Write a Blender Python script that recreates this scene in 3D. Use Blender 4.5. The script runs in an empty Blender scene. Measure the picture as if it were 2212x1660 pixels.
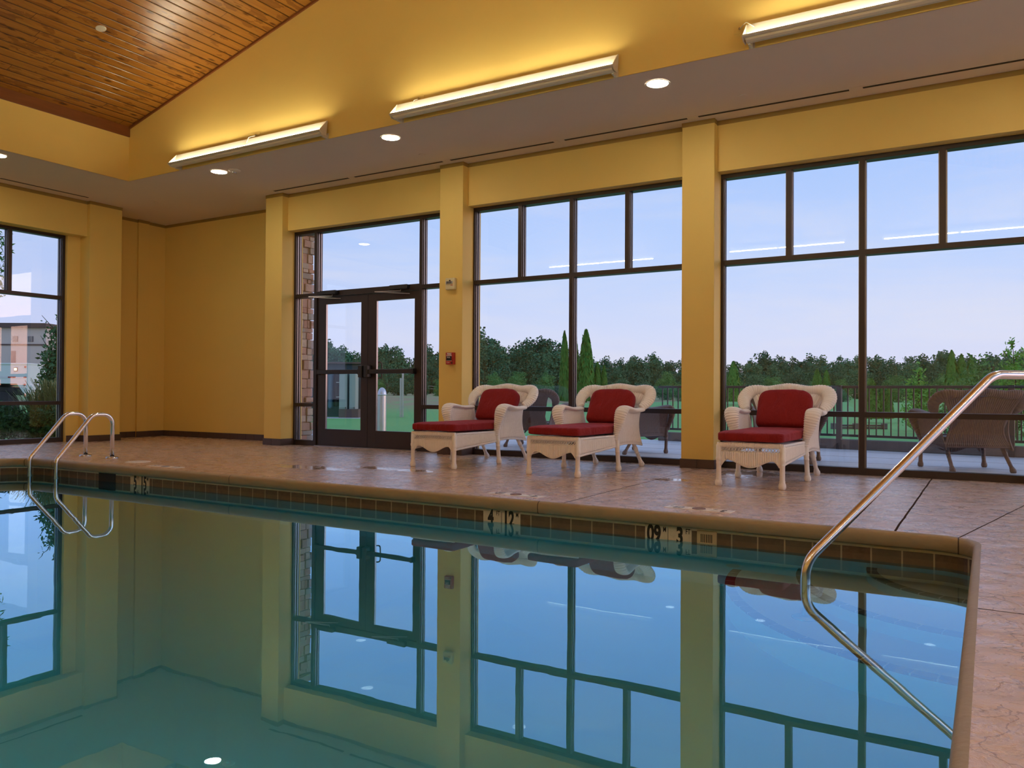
# tunables
TUBE=23.; TUBE2=64.; DOWN=106.; WREF=(.50,.79,1.); WBASE=.22; WABS=(.22,.93,.98); WDEN=.6; SUNSET=5.; SKY=1.05; EXPO=.17; WTR=.0; POOLFILL=78.
import bpy, math, random
from mathutils import Vector, Matrix, noise as mnoise
random.seed(7)
PI=math.pi
S=bpy.context.scene
COL=S.collection
# ------------------------------------------------------------------ camera
YAW,PIT,ROL,FPX=math.radians(30.858),math.radians(.6247),math.radians(.3414),1729.6
CAM=Vector((0,0,.78))
fw=Vector((-math.sin(YAW)*math.cos(PIT),math.cos(YAW)*math.cos(PIT),math.sin(PIT)))
r0=Vector((math.cos(YAW),math.sin(YAW),0)); u0=r0.cross(fw)
rt=r0*math.cos(ROL)+u0*math.sin(ROL); up=-r0*math.sin(ROL)+u0*math.cos(ROL)
cd=bpy.data.cameras.new('camera'); cam=bpy.data.objects.new('camera',cd); COL.objects.link(cam)
cd.sensor_width=36; cd.lens=FPX/2212*36; cd.clip_start=.02; cd.clip_end=800
cam.matrix_world=Matrix(((rt.x,up.x,-fw.x,CAM.x),(rt.y,up.y,-fw.y,CAM.y),(rt.z,up.z,-fw.z,CAM.z),(0,0,0,1)))
S.camera=cam
F2=Vector((-math.sin(YAW),math.cos(YAW),0))
def at(px,D,z=0.):
    """ground position seen in direction of pixel column px at forward distance D"""
    p=F2*D+r0*((px-1106)/FPX*D); return Vector((p.x,p.y,z))
# ------------------------------------------------------------------ materials
def new_mat(name):
    m=bpy.data.materials.new(name); m.use_nodes=True; nt=m.node_tree; nt.nodes.clear()
    out=nt.nodes.new('ShaderNodeOutputMaterial'); return m,nt,out
def N(nt,t,**k):
    n=nt.nodes.new(t)
    for a,b in k.items(): setattr(n,a,b)
    return n
def L(nt,a,b): nt.links.new(a,b)
def math_(nt,op,a,b=None,c=None,clamp=False):
    n=nt.nodes.new('ShaderNodeMath'); n.operation=op; n.use_clamp=clamp
    for i,v in enumerate((a,b,c)):
        if v is None: continue
        if isinstance(v,(int,float)): n.inputs[i].default_value=v
        else: L(nt,v,n.inputs[i])
    return n.outputs[0]
def mixc(nt,f,a,b):
    n=nt.nodes.new('ShaderNodeMix'); n.data_type='RGBA'
    for i,v in ((0,f),(6,a),(7,b)):
        if isinstance(v,(int,float)): n.inputs[i].default_value=v
        elif isinstance(v,tuple): n.inputs[i].default_value=(*v,1)
        else: L(nt,v,n.inputs[i])
    return n.outputs[2]
def principled(nt,out,col=(.5,.5,.5),rough=.5,metal=0,spec=.5):
    b=nt.nodes.new('ShaderNodeBsdfPrincipled')
    if isinstance(col,tuple): b.inputs['Base Color'].default_value=(*col,1)
    else: L(nt,col,b.inputs['Base Color'])
    b.inputs['Metallic'].default_value=metal
    if isinstance(rough,(int,float)): b.inputs['Roughness'].default_value=rough
    else: L(nt,rough,b.inputs['Roughness'])
    b.inputs['Specular IOR Level'].default_value=spec
    L(nt,b.outputs[0],out.inputs[0]); return b
def noise(nt,scale,detail=3,vec=None,rough=.5,dist=0):
    n=nt.nodes.new('ShaderNodeTexNoise'); n.inputs['Scale'].default_value=scale; n.inputs['Detail'].default_value=detail
    n.inputs['Roughness'].default_value=rough; n.inputs['Distortion'].default_value=dist
    if vec is not None: L(nt,vec,n.inputs['Vector'])
    return n.outputs[0]
def objco(nt,scale=None):
    c=nt.nodes.new('ShaderNodeTexCoord').outputs['Object']
    if scale is None: return c
    m=nt.nodes.new('ShaderNodeMapping'); m.inputs['Scale'].default_value=scale; L(nt,c,m.inputs[0]); return m.outputs[0]
def bump(nt,b,h,strength=.3,dist=.01):
    n=nt.nodes.new('ShaderNodeBump'); n.inputs['Strength'].default_value=strength; n.inputs['Distance'].default_value=dist
    L(nt,h,n.inputs['Height']); L(nt,n.outputs[0],b.inputs['Normal']); return n
def ramp(nt,f,stops):
    n=nt.nodes.new('ShaderNodeValToRGB'); e=n.color_ramp.elements
    while len(e)<len(stops): e.new(.5)
    for i,(p,c) in enumerate(stops):
        e[i].position=p; e[i].color=(*c,1) if len(c)==3 else c
    if f is not None: L(nt,f,n.inputs[0])
    return n.outputs[0]
def simple(name,col,rough=.5,metal=0,var=.12,scale=8,bmp=0,spec=.5):
    m,nt,out=new_mat(name)
    co=objco(nt)
    n=noise(nt,scale,4,co)
    c=mixc(nt,n,tuple(x*(1-var) for x in col),tuple(min(1,x*(1+var)) for x in col))
    b=principled(nt,out,c,rough,metal,spec)
    if bmp: bump(nt,b,noise(nt,scale*12,3,co),bmp,.004)
    return m
M={}
M['wall']=simple('yellow_paint',(.80,.58,.165),.6,0,.03,1.5,.25,.3)
M['soffit']=simple('soffit_paint',(.74,.65,.55),.8,0,.03,2,.15,.2)
M['alu']=simple('bronze_aluminium',(.040,.029,.028),.38,.3,.1,5)
M['bead']=simple('glazing_bead',(.30,.29,.31),.30,.8,.05,5)
M['base']=simple('brown_base_tile',(.075,.045,.035),.45,0,.15,5)
M['white']=simple('white_enamel',(.62,.57,.44),.35,0,.03,5)
M['whiteplastic']=simple('cream_plastic',(.66,.58,.34),.45,0,.05,5)
M['steel']=simple('stainless_steel',(.82,.82,.84),.19,1,.04,30)
M['flange']=simple('flange_steel',(.55,.54,.54),.25,1,.04,30)
M['black']=simple('black_void',(.006,.005,.005),.6)
M['blackplastic']=simple('black_plastic',(.02,.017,.017),.4)
M['red']=simple('alarm_red',(.42,.022,.018),.4)
M['wicker']=simple('white_wicker',(.96,.94,.92),.5,0,.08,25,.2)
M['brownwicker']=simple('brown_wicker',(.15,.09,.072),.5,0,.35,30,.2)
M['concrete']=simple('patio_concrete',(.60,.60,.66),.5,0,.06,3,.2)
M['curb']=simple('curb_stone',(.16,.13,.125),.8,0,.2,6,.4)
M['rail']=simple('dark_rail',(.045,.035,.038),.45,0,.1,5)
M['bark']=simple('bark',(.06,.045,.035),.9,0,.3,12,.4)
M['galv']=simple('galvanised_steel',(.62,.63,.68),.33,.75,.1,6)
M['cabinet']=simple('grey_green_cabinet',(.34,.40,.38),.55,0,.06,4)
M['darkcab']=simple('dark_teal_panel',(.035,.065,.08),.6,0,.15,3)
M['teal']=simple('teal_panel',(.06,.14,.20),.5,0,.1,3)
M['truckwhite']=simple('truck_white',(.75,.78,.80),.35,0,.03,3)
M['rubber']=simple('rubber',(.015,.015,.016),.7)
M['lens']=simple('red_lens',(.35,.02,.02),.3)
M['stucco']=simple('pale_stucco',(.62,.55,.50),.8,0,.05,2)
M['winglass']=simple('dark_window',(.05,.07,.10),.15)
M['timber']=simple('timber',(.12,.08,.07),.8,0,.2,8)
M['ink']=simple('black_ink',(.012,.01,.01),.5)
M['redink']=simple('faded_red_ink',(.22,.14,.16),.5)
M['greyink']=simple('worn_grey_ink',(.30,.33,.40),.5)
M['whiteink']=simple('white_ink',(.75,.7,.66),.5)
M['ceramic']=simple('cream_ceramic',(.72,.64,.50),.3,0,.2,30)
M['ceramicdeck']=simple('worn_ceramic',(.86,.83,.80),.35,0,.12,20)
M['plastic']=simple('vent_plastic',(.55,.45,.28),.45,0,.08,20)
def emit(name,col,s):
    m,nt,out=new_mat(name); e=nt.nodes.new('ShaderNodeEmission'); e.inputs[0].default_value=(*col,1); e.inputs[1].default_value=s
    L(nt,e.outputs[0],out.inputs[0]); return m
M['tube']=emit('fluorescent_tube',(1,.88,.64),TUBE)
M['tube2']=emit('fluorescent_tube_boosted',(1,.88,.64),TUBE2)  # tubes of the unseen uplights, brightened beyond the seen ones for fill
M['lamp']=emit('downlight_lamp',(1,.89,.75),DOWN)
M['poolfill']=emit('added_pool_lamp',(.36,.88,1.),POOLFILL)  # glow of the added underwater lamps
M['marker']=emit('truck_marker_lamp',(1,.85,.6),2.)
# red fabric
m,nt,out=new_mat('red_fabric'); co=objco(nt)
c=mixc(nt,noise(nt,6,3,co),(.22,.014,.016),(.28,.020,.020))
b=principled(nt,out,c,.85,0,.2); b.inputs['Sheen Weight'].default_value=.35; b.inputs['Sheen Tint'].default_value=(.7,.2,.3,1)
w=noise(nt,5,4,objco(nt,(2.6,.8,.8)),.6,.8); bump(nt,b,w,.8,.03); M['fabric']=m
# floor: stamped sealed concrete with joints
def floor_mat():
    m,nt,out=new_mat('stamped_concrete'); co=objco(nt)
    big=noise(nt,.9,4,co,.6)
    st=objco(nt,(1.0,1.0,1)); mid=noise(nt,6.5,6,st,.64,.5)
    fine=noise(nt,34,4,co,.6)
    c=mixc(nt,big,(.64,.45,.34),(.74,.55,.43))
    c=mixc(nt,math_(nt,'MULTIPLY',math_(nt,'SUBTRACT',mid,.42,clamp=True),1.6,clamp=True),c,(.72,.54,.45))
    # cracks of the stamp
    v=nt.nodes.new('ShaderNodeTexVoronoi'); v.feature='DISTANCE_TO_EDGE'; v.inputs['Scale'].default_value=5.5
    dn=nt.nodes.new('ShaderNodeTexNoise'); dn.inputs['Scale'].default_value=4.5; dn.inputs['Detail'].default_value=5; L(nt,co,dn.inputs['Vector'])
    ad=nt.nodes.new('ShaderNodeVectorMath'); ad.operation='MULTIPLY_ADD'; L(nt,dn.outputs['Color'],ad.inputs[0]); ad.inputs[1].default_value=(.55,.55,0); L(nt,co,ad.inputs[2])
    L(nt,ad.outputs[0],v.inputs['Vector'])
    crack=math_(nt,'LESS_THAN',v.outputs['Distance'],.018)
    crack=math_(nt,'MULTIPLY',crack,math_(nt,'GREATER_THAN',noise(nt,3,3,co),.46))
    c=mixc(nt,math_(nt,'MULTIPLY',crack,.55),c,(.22,.12,.08))
    # joints
    sp=nt.nodes.new('ShaderNodeSeparateXYZ'); L(nt,co,sp.inputs[0]); X,Y=sp.outputs[0],sp.outputs[1]
    wob=math_(nt,'MULTIPLY',math_(nt,'SUBTRACT',noise(nt,2.5,2,co),.5),.010)
    def line(a,v,w,cond=None):
        d=math_(nt,'ABSOLUTE',math_(nt,'SUBTRACT',math_(nt,'ADD',a,wob),v)); o=math_(nt,'LESS_THAN',d,w)
        if cond is not None: o=math_(nt,'MULTIPLY',o,cond)
        return o
    far=math_(nt,'GREATER_THAN',Y,5.0)
    J=[line(X,-.47,.0065,far),line(X,-2.60,.005,far),line(X,-6.06,.005,math_(nt,'MULTIPLY',far,math_(nt,'LESS_THAN',Y,5.3))),
       line(Y,6.76,.0035,math_(nt,'LESS_THAN',X,.0)),line(Y,3.40,.005,math_(nt,'GREATER_THAN',X,-.1)),line(X,-9.4,.005,far)]
    # curved corner joint: circle
    sl=math_(nt,'SUBTRACT',X,math_(nt,'MULTIPLY',math_(nt,'SUBTRACT',Y,5.035),.205))
    J.append(line(sl,-.147,.0045,math_(nt,'MULTIPLY',math_(nt,'GREATER_THAN',Y,5.03),math_(nt,'LESS_THAN',Y,8.4))))
    j=J[0]
    for k in J[1:]: j=math_(nt,'MAXIMUM',j,k)
    c=mixc(nt,math_(nt,'MULTIPLY',j,.95),c,(.03,.017,.012))
    ro=math_(nt,'MULTIPLY_ADD',mid,.30,.13)
    def wet(x0,y0,rx,ry):
        a=math_(nt,'DIVIDE',math_(nt,'SUBTRACT',X,x0),rx); b_=math_(nt,'DIVIDE',math_(nt,'SUBTRACT',Y,y0),ry)
        return math_(nt,'ADD',math_(nt,'ADD',math_(nt,'MULTIPLY',a,a),math_(nt,'MULTIPLY',b_,b_)),math_(nt,'MULTIPLY',math_(nt,'SUBTRACT',noise(nt,9,4,co,.6),.5),5.))
    wm=None
    for q in ((-2.50,6.97,.17,.12),(-2.02,7.95,.34,.30),(-6.0,6.0,.5,.16),(-5.2,6.35,.5,.12)):
        m1=math_(nt,'LESS_THAN',wet(*q),.9); wm=m1 if wm is None else math_(nt,'MAXIMUM',wm,m1)
    ro=math_(nt,'MULTIPLY',ro,math_(nt,'SUBTRACT',1.,math_(nt,'MULTIPLY',wm,.85)))
    b=principled(nt,out,c,ro,0,.5)
    L(nt,math_(nt,'MULTIPLY',math_(nt,'SUBTRACT',1.,j),.5),b.inputs['Coat Weight']); L(nt,math_(nt,'MULTIPLY',math_(nt,'SUBTRACT',1.,j),.5),b.inputs['Specular IOR Level']); b.inputs['Coat Roughness'].default_value=.10
    h=math_(nt,'ADD',math_(nt,'MULTIPLY',mid,1.),math_(nt,'MULTIPLY',fine,.10))
    h=math_(nt,'SUBTRACT',h,math_(nt,'MULTIPLY',crack,.12)); h=math_(nt,'MULTIPLY',h,math_(nt,'SUBTRACT',1.,math_(nt,'MULTIPLY',wm,.93))); h=math_(nt,'SUBTRACT',h,math_(nt,'MULTIPLY',j,.6))
    bn=bump(nt,b,h,.75,.022); L(nt,bn.outputs[0],b.inputs['Coat Normal'])
    return m
M['floor']=floor_mat()
m,nt,out=new_mat('coping_concrete'); co=objco(nt)
c=mixc(nt,noise(nt,9,5,co),(.33,.27,.17),(.41,.33,.21)); sp=nt.nodes.new('ShaderNodeSeparateXYZ'); L(nt,co,sp.inputs[0]); jj=None
for xv in (-9.42,-8.98,-6.06,-2.79,-.150):
    q=math_(nt,'LESS_THAN',math_(nt,'ABSOLUTE',math_(nt,'SUBTRACT',sp.outputs[0],xv)),.0035); jj=q if jj is None else math_(nt,'MAXIMUM',jj,q)
c=mixc(nt,math_(nt,'MULTIPLY',jj,.9),c,(.03,.018,.012))
b=principled(nt,out,c,.5); bump(nt,b,noise(nt,30,5,co),.4,.006); M['coping']=m
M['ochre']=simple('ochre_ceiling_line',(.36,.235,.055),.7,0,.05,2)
# waterline tile, uses UV (metres along the pool edge, height)
m,nt,out=new_mat('waterline_tile'); uv=N(nt,'ShaderNodeUVMap').outputs[0]
sp=nt.nodes.new('ShaderNodeSeparateXYZ'); L(nt,uv,sp.inputs[0])
u=math_(nt,'DIVIDE',sp.outputs[0],.1625); fr=math_(nt,'FRACT',u); idn=math_(nt,'FLOOR',u)
gl=math_(nt,'LESS_THAN',math_(nt,'ABSOLUTE',math_(nt,'SUBTRACT',fr,.5)),.472)
wn=nt.nodes.new('ShaderNodeTexWhiteNoise'); wn.noise_dimensions='1D'; L(nt,idn,wn.inputs['W'])
co=objco(nt); nn=noise(nt,22,6,co,.7)
c1=mixc(nt,math_(nt,'POWER',nn,1.4),(.035,.022,.016),(.26,.17,.11)); c=mixc(nt,math_(nt,'MULTIPLY',wn.outputs[0],.6),c1,(.13,.115,.09))
lb=math_(nt,'MULTIPLY',math_(nt,'LESS_THAN',math_(nt,'ADD',sp.outputs[1],math_(nt,'MULTIPLY',nn,.03)),-.135),.35); c=mixc(nt,lb,c,(.22,.14,.09))
edge=math_(nt,'GREATER_THAN',sp.outputs[1],-.111)
c=mixc(nt,gl,(.42,.36,.25),c); c=mixc(nt,edge,c,(.85,.80,.66))
b=principled(nt,out,c,.35); h=math_(nt,'MULTIPLY_ADD',nn,.3,gl); bump(nt,b,h,.5,.004); M['wtile']=m
m,nt,out=new_mat('nosing_tile'); uv=N(nt,'ShaderNodeUVMap').outputs[0]
sp=nt.nodes.new('ShaderNodeSeparateXYZ'); L(nt,uv,sp.inputs[0])
fr=math_(nt,'FRACT',math_(nt,'DIVIDE',sp.outputs[0],.105)); gl=math_(nt,'GREATER_THAN',fr,.07)
c=mixc(nt,gl,(.5,.45,.38),(.045,.022,.02)); principled(nt,out,c,.4); M['nosing']=m
M['plaster']=simple('pool_plaster',(.50,.86,.90),.7,0,.04,3)
M['stepplaster']=simple('step_plaster',(.80,.80,.74),.7,0,.04,3)
# wood ceiling; object x = slope direction, y along planks
m,nt,out=new_mat('pine_planks'); co=objco(nt)
sp=nt.nodes.new('ShaderNodeSeparateXYZ'); L(nt,co,sp.inputs[0])
u=math_(nt,'DIVIDE',sp.outputs[0],.127); idn=math_(nt,'FLOOR',u); fr=math_(nt,'FRACT',u)
wn=nt.nodes.new('ShaderNodeTexWhiteNoise'); wn.noise_dimensions='1D'; L(nt,idn,wn.inputs['W'])
# end joints: segment id along y
yy=math_(nt,'ADD',math_(nt,'DIVIDE',sp.outputs[1],3.4),math_(nt,'MULTIPLY',wn.outputs[0],7)); sid=math_(nt,'FLOOR',yy)
wn2=nt.nodes.new('ShaderNodeTexWhiteNoise'); wn2.noise_dimensions='2D'
cb=nt.nodes.new('ShaderNodeCombineXYZ'); L(nt,idn,cb.inputs[0]); L(nt,sid,cb.inputs[1]); L(nt,cb.outputs[0],wn2.inputs['Vector'])
off=nt.nodes.new('ShaderNodeVectorMath'); off.operation='MULTIPLY_ADD'; L(nt,wn2.outputs['Color'],off.inputs[0]); off.inputs[1].default_value=(9,9,9); L(nt,co,off.inputs[2])
mp=nt.nodes.new('ShaderNodeMapping'); mp.inputs['Scale'].default_value=(14,1.1,1); L(nt,off.outputs[0],mp.inputs[0])
g=noise(nt,1.6,7,mp.outputs[0],.62,1.2)
mp2=nt.nodes.new('ShaderNodeMapping'); mp2.inputs['Scale'].default_value=(9,3.2,1); L(nt,off.outputs[0],mp2.inputs[0])
vk=nt.nodes.new('ShaderNodeTexVoronoi'); vk.inputs['Scale'].default_value=1.0; L(nt,mp2.outputs[0],vk.inputs['Vector'])
knot=ramp(nt,vk.outputs['Distance'],[(0,(1,1,1)),(.11,(.8,.8,.8)),(.22,(0,0,0)),(1,(0,0,0))])
blot=noise(nt,1,4,mp2.outputs[0],.5)
c=mixc(nt,g,(.19,.062,.008),(.55,.235,.030)); c=mixc(nt,math_(nt,'MULTIPLY',wn2.outputs[0],.35),c,(.30,.115,.02))
c=mixc(nt,math_(nt,'MULTIPLY',math_(nt,'GREATER_THAN',blot,.58),.45),c,(.13,.038,.008)); c=mixc(nt,math_(nt,'MULTIPLY',knot,.9),c,(.045,.014,.005))
gr=math_(nt,'GREATER_THAN',math_(nt,'ABSOLUTE',math_(nt,'SUBTRACT',fr,.5)),.455)
endj=math_(nt,'LESS_THAN',math_(nt,'FRACT',yy),.0015); gr=math_(nt,'MAXIMUM',gr,endj)
c=mixc(nt,math_(nt,'MULTIPLY',gr,.8),c,(.035,.009,.002))
b=principled(nt,out,c,.27,0,.6); b.inputs['Coat Weight'].default_value=.22; b.inputs['Coat Roughness'].default_value=.18
vg=math_(nt,'MULTIPLY',math_(nt,'SUBTRACT',math_(nt,'ABSOLUTE',math_(nt,'SUBTRACT',fr,.5)),.40,clamp=True),10.)
h=math_(nt,'MULTIPLY_ADD',math_(nt,'MULTIPLY',g,.14),1,math_(nt,'MULTIPLY',vg,-1)); bn=bump(nt,b,h,1.,.010); L(nt,bn.outputs[0],b.inputs['Coat Normal']); M['wood']=m
m,nt,out=new_mat('stained_fascia'); co=objco(nt,(1,1,6)); c=mixc(nt,noise(nt,2.2,6,co,.6,1),(.13,.038,.008),(.24,.075,.016)); principled(nt,out,c,.4); M['fascia']=m
# window glass
def glass_mat(name,base,tint):
    m,nt,out=new_mat(name); lw=nt.nodes.new('ShaderNodeLayerWeight'); lw.inputs[0].default_value=.5
    f=math_(nt,'MULTIPLY_ADD',math_(nt,'POWER',lw.outputs['Facing'],5.),1-base,base,clamp=True)
    t=nt.nodes.new('ShaderNodeBsdfTransparent'); t.inputs[0].default_value=(*tint,1)
    g=nt.nodes.new('ShaderNodeBsdfGlossy'); g.inputs['Roughness'].default_value=0.0
    x=nt.nodes.new('ShaderNodeMixShader'); L(nt,f,x.inputs[0]); L(nt,t.outputs[0],x.inputs[1]); L(nt,g.outputs[0],x.inputs[2]); L(nt,x.outputs[0],out.inputs[0])
    return m
M['glass']=glass_mat('window_glass',.045,(.985,.99,.985))
M['acrylic']=M['glass']
# water
m,nt,out=new_mat('pool_water'); co=objco(nt)
fr=nt.nodes.new('ShaderNodeFresnel'); fr.inputs[0].default_value=1.36
rf=nt.nodes.new('ShaderNodeBsdfRefraction'); rf.inputs['IOR'].default_value=1.33; rf.inputs['Roughness'].default_value=0
gl=nt.nodes.new('ShaderNodeBsdfGlossy'); gl.inputs['Roughness'].default_value=0; gl.inputs[0].default_value=(*WREF,1)
x=nt.nodes.new('ShaderNodeMixShader'); f=math_(nt,'MULTIPLY_ADD',fr.outputs[0],1.43,WBASE,clamp=True)
tp=nt.nodes.new('ShaderNodeBsdfTransparent'); x0=nt.nodes.new('ShaderNodeMixShader'); x0.inputs[0].default_value=WTR; L(nt,rf.outputs[0],x0.inputs[1]); L(nt,tp.outputs[0],x0.inputs[2]); L(nt,f,x.inputs[0]); L(nt,x0.outputs[0],x.inputs[1]); L(nt,gl.outputs[0],x.inputs[2]); L(nt,x.outputs[0],out.inputs[0])
wv=noise(nt,1.3,2,co,.5,.3); wv2=noise(nt,7,2,co,.5)
msk=math_(nt,'MULTIPLY',math_(nt,'SUBTRACT',noise(nt,.45,1,co),.42,clamp=True),4,clamp=True)
h=math_(nt,'MULTIPLY_ADD',math_(nt,'MULTIPLY',wv2,msk),.16,wv)
bn=nt.nodes.new('ShaderNodeBump'); bn.inputs['Strength'].default_value=.5; bn.inputs['Distance'].default_value=.0014; L(nt,h,bn.inputs['Height'])
for q in (fr,rf,gl): L(nt,bn.outputs[0],q.inputs['Normal'])
va=nt.nodes.new('ShaderNodeVolumeAbsorption'); va.inputs[0].default_value=(*WABS,1); va.inputs[1].default_value=WDEN; L(nt,va.outputs[0],out.inputs[1]); M['water']=m
# vegetation
def leaf_mat(name,a,bc,rnd=.5):
    m,nt,out=new_mat(name); oi=nt.nodes.new('ShaderNodeObjectInfo'); co=objco(nt)
    f=math_(nt,'ADD',math_(nt,'MULTIPLY',oi.outputs['Random'],rnd),math_(nt,'MULTIPLY',noise(nt,1.3,3,co),1-rnd))
    c=mixc(nt,f,a,bc); b=principled(nt,out,c,.7,0,.15); return m
M['leafdark']=leaf_mat('forest_leaves',(.028,.11,.065),(.11,.27,.12),.4)
M['leafmid']=leaf_mat('leaf_green',(.06,.20,.06),(.15,.37,.11))
M['leafbright']=leaf_mat('bright_leaves',(.10,.33,.06),(.20,.50,.10))
M['cedar']=leaf_mat('arborvitae',(.05,.17,.03),(.11,.29,.05))
M['cover']=leaf_mat('ground_cover',(.02,.07,.03),(.06,.17,.06))
M['straw']=leaf_mat('grass_blades',(.14,.19,.09),(.30,.33,.17))
m,nt,out=new_mat('lawn'); co=objco(nt); n1=noise(nt,.35,4,co); n2=noise(nt,9,5,co,.7)
c=mixc(nt,n2,(.13,.38,.11),(.26,.56,.22)); sp=nt.nodes.new('ShaderNodeSeparateXYZ'); L(nt,co,sp.inputs[0])
hz=math_(nt,'MULTIPLY',math_(nt,'MULTIPLY',math_(nt,'SUBTRACT',sp.outputs[2],-.02,clamp=True),4,clamp=True),math_(nt,'MULTIPLY',math_(nt,'SUBTRACT',-17.5,sp.outputs[0],clamp=True),.8,clamp=True))
dry=math_(nt,'MULTIPLY',hz,math_(nt,'MULTIPLY',math_(nt,'SUBTRACT',noise(nt,.5,4,co),.30,clamp=True),5.,clamp=True),clamp=True)
c=mixc(nt,math_(nt,'MULTIPLY',dry,1.),c,(.40,.28,.20)); b=principled(nt,out,c,.9,0,.1); bump(nt,b,n2,.6,.04); M['lawn']=m
m,nt,out=new_mat('ledge_stone'); co=objco(nt); g=nt.nodes.new('ShaderNodeNewGeometry')
c=ramp(nt,g.outputs['Random Per Island'],[(0,(.44,.28,.20)),(.3,(.60,.36,.26)),(.55,(.36,.33,.28)),(.8,(.64,.50,.38)),(1,(.50,.25,.18))])
c=mixc(nt,math_(nt,'MULTIPLY',noise(nt,14,5,co),.5),c,(.15,.10,.08)); b=principled(nt,out,c,.85); bump(nt,b,noise(nt,18,6,co,.7),.7,.02); M['stone']=m
# ------------------------------------------------------------------ world
W=bpy.data.worlds.new('world'); S.world=W; W.use_nodes=True; nt=W.node_tree; nt.nodes.clear()
out=nt.nodes.new('ShaderNodeOutputWorld'); bg=nt.nodes.new('ShaderNodeBackground'); L(nt,bg.outputs[0],out.inputs[0])
d=nt.nodes.new('ShaderNodeTexCoord').outputs['Generated']; sp=nt.nodes.new('ShaderNodeSeparateXYZ'); L(nt,d,sp.inputs[0])
z=math_(nt,'MAXIMUM',sp.outputs[2],0.)
dt=nt.nodes.new('ShaderNodeVectorMath'); dt.operation='DOT_PRODUCT'; L(nt,d,dt.inputs[0]); dt.inputs[1].default_value=(.87,.49,0)
A=ramp(nt,z,[(0,(.66,.66,.84)),(.07,(.61,.67,.90)),(.16,(.48,.62,.95)),(.28,(.36,.54,.94)),(.34,(.33,.51,.92)),(.6,(.29,.42,.70)),(1,(.32,.42,.60))])
B=ramp(nt,z,[(0,(.56,.56,.80)),(.1,(.46,.55,.86)),(.3,(.30,.46,.82)),(.6,(.27,.39,.68)),(1,(.32,.42,.60))])
Sn=ramp(nt,z,[(0,(1.,.30,.12)),(.05,(1.,.45,.24)),(.13,(.85,.60,.52)),(.26,(.50,.47,.50)),(.45,(.2,.2,.25)),(1,(.05,.05,.06))])
west=math_(nt,'MULTIPLY',math_(nt,'MAXIMUM',math_(nt,'MULTIPLY',dt.outputs['Value'],-1),0),1.3,clamp=True)
c=mixc(nt,west,A,B)
mp=nt.nodes.new('ShaderNodeMapping'); mp.inputs['Scale'].default_value=(2,2,11); L(nt,d,mp.inputs[0])
cl=noise(nt,1.5,6,mp.outputs[0],.6,.4); clf=math_(nt,'MULTIPLY',math_(nt,'MULTIPLY',math_(nt,'SUBTRACT',cl,.45,clamp=True),3.2,clamp=True),math_(nt,'SUBTRACT',1.,math_(nt,'MULTIPLY',z,1.4),clamp=True))
c=mixc(nt,math_(nt,'MULTIPLY',clf,.62),c,(.74,.73,.82))
gl=math_(nt,'POWER',math_(nt,'MAXIMUM',dt.outputs['Value'],0),12.)
mul=nt.nodes.new('ShaderNodeVectorMath'); mul.operation='SCALE'; L(nt,Sn,mul.inputs[0]); L(nt,math_(nt,'MULTIPLY',gl,SUNSET),mul.inputs['Scale'])
add=nt.nodes.new('ShaderNodeVectorMath'); add.operation='ADD'; L(nt,c,add.inputs[0]); L(nt,mul.outputs[0],add.inputs[1])
L(nt,add.outputs[0],bg.inputs[0]); bg.inputs[1].default_value=SKY
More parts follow.
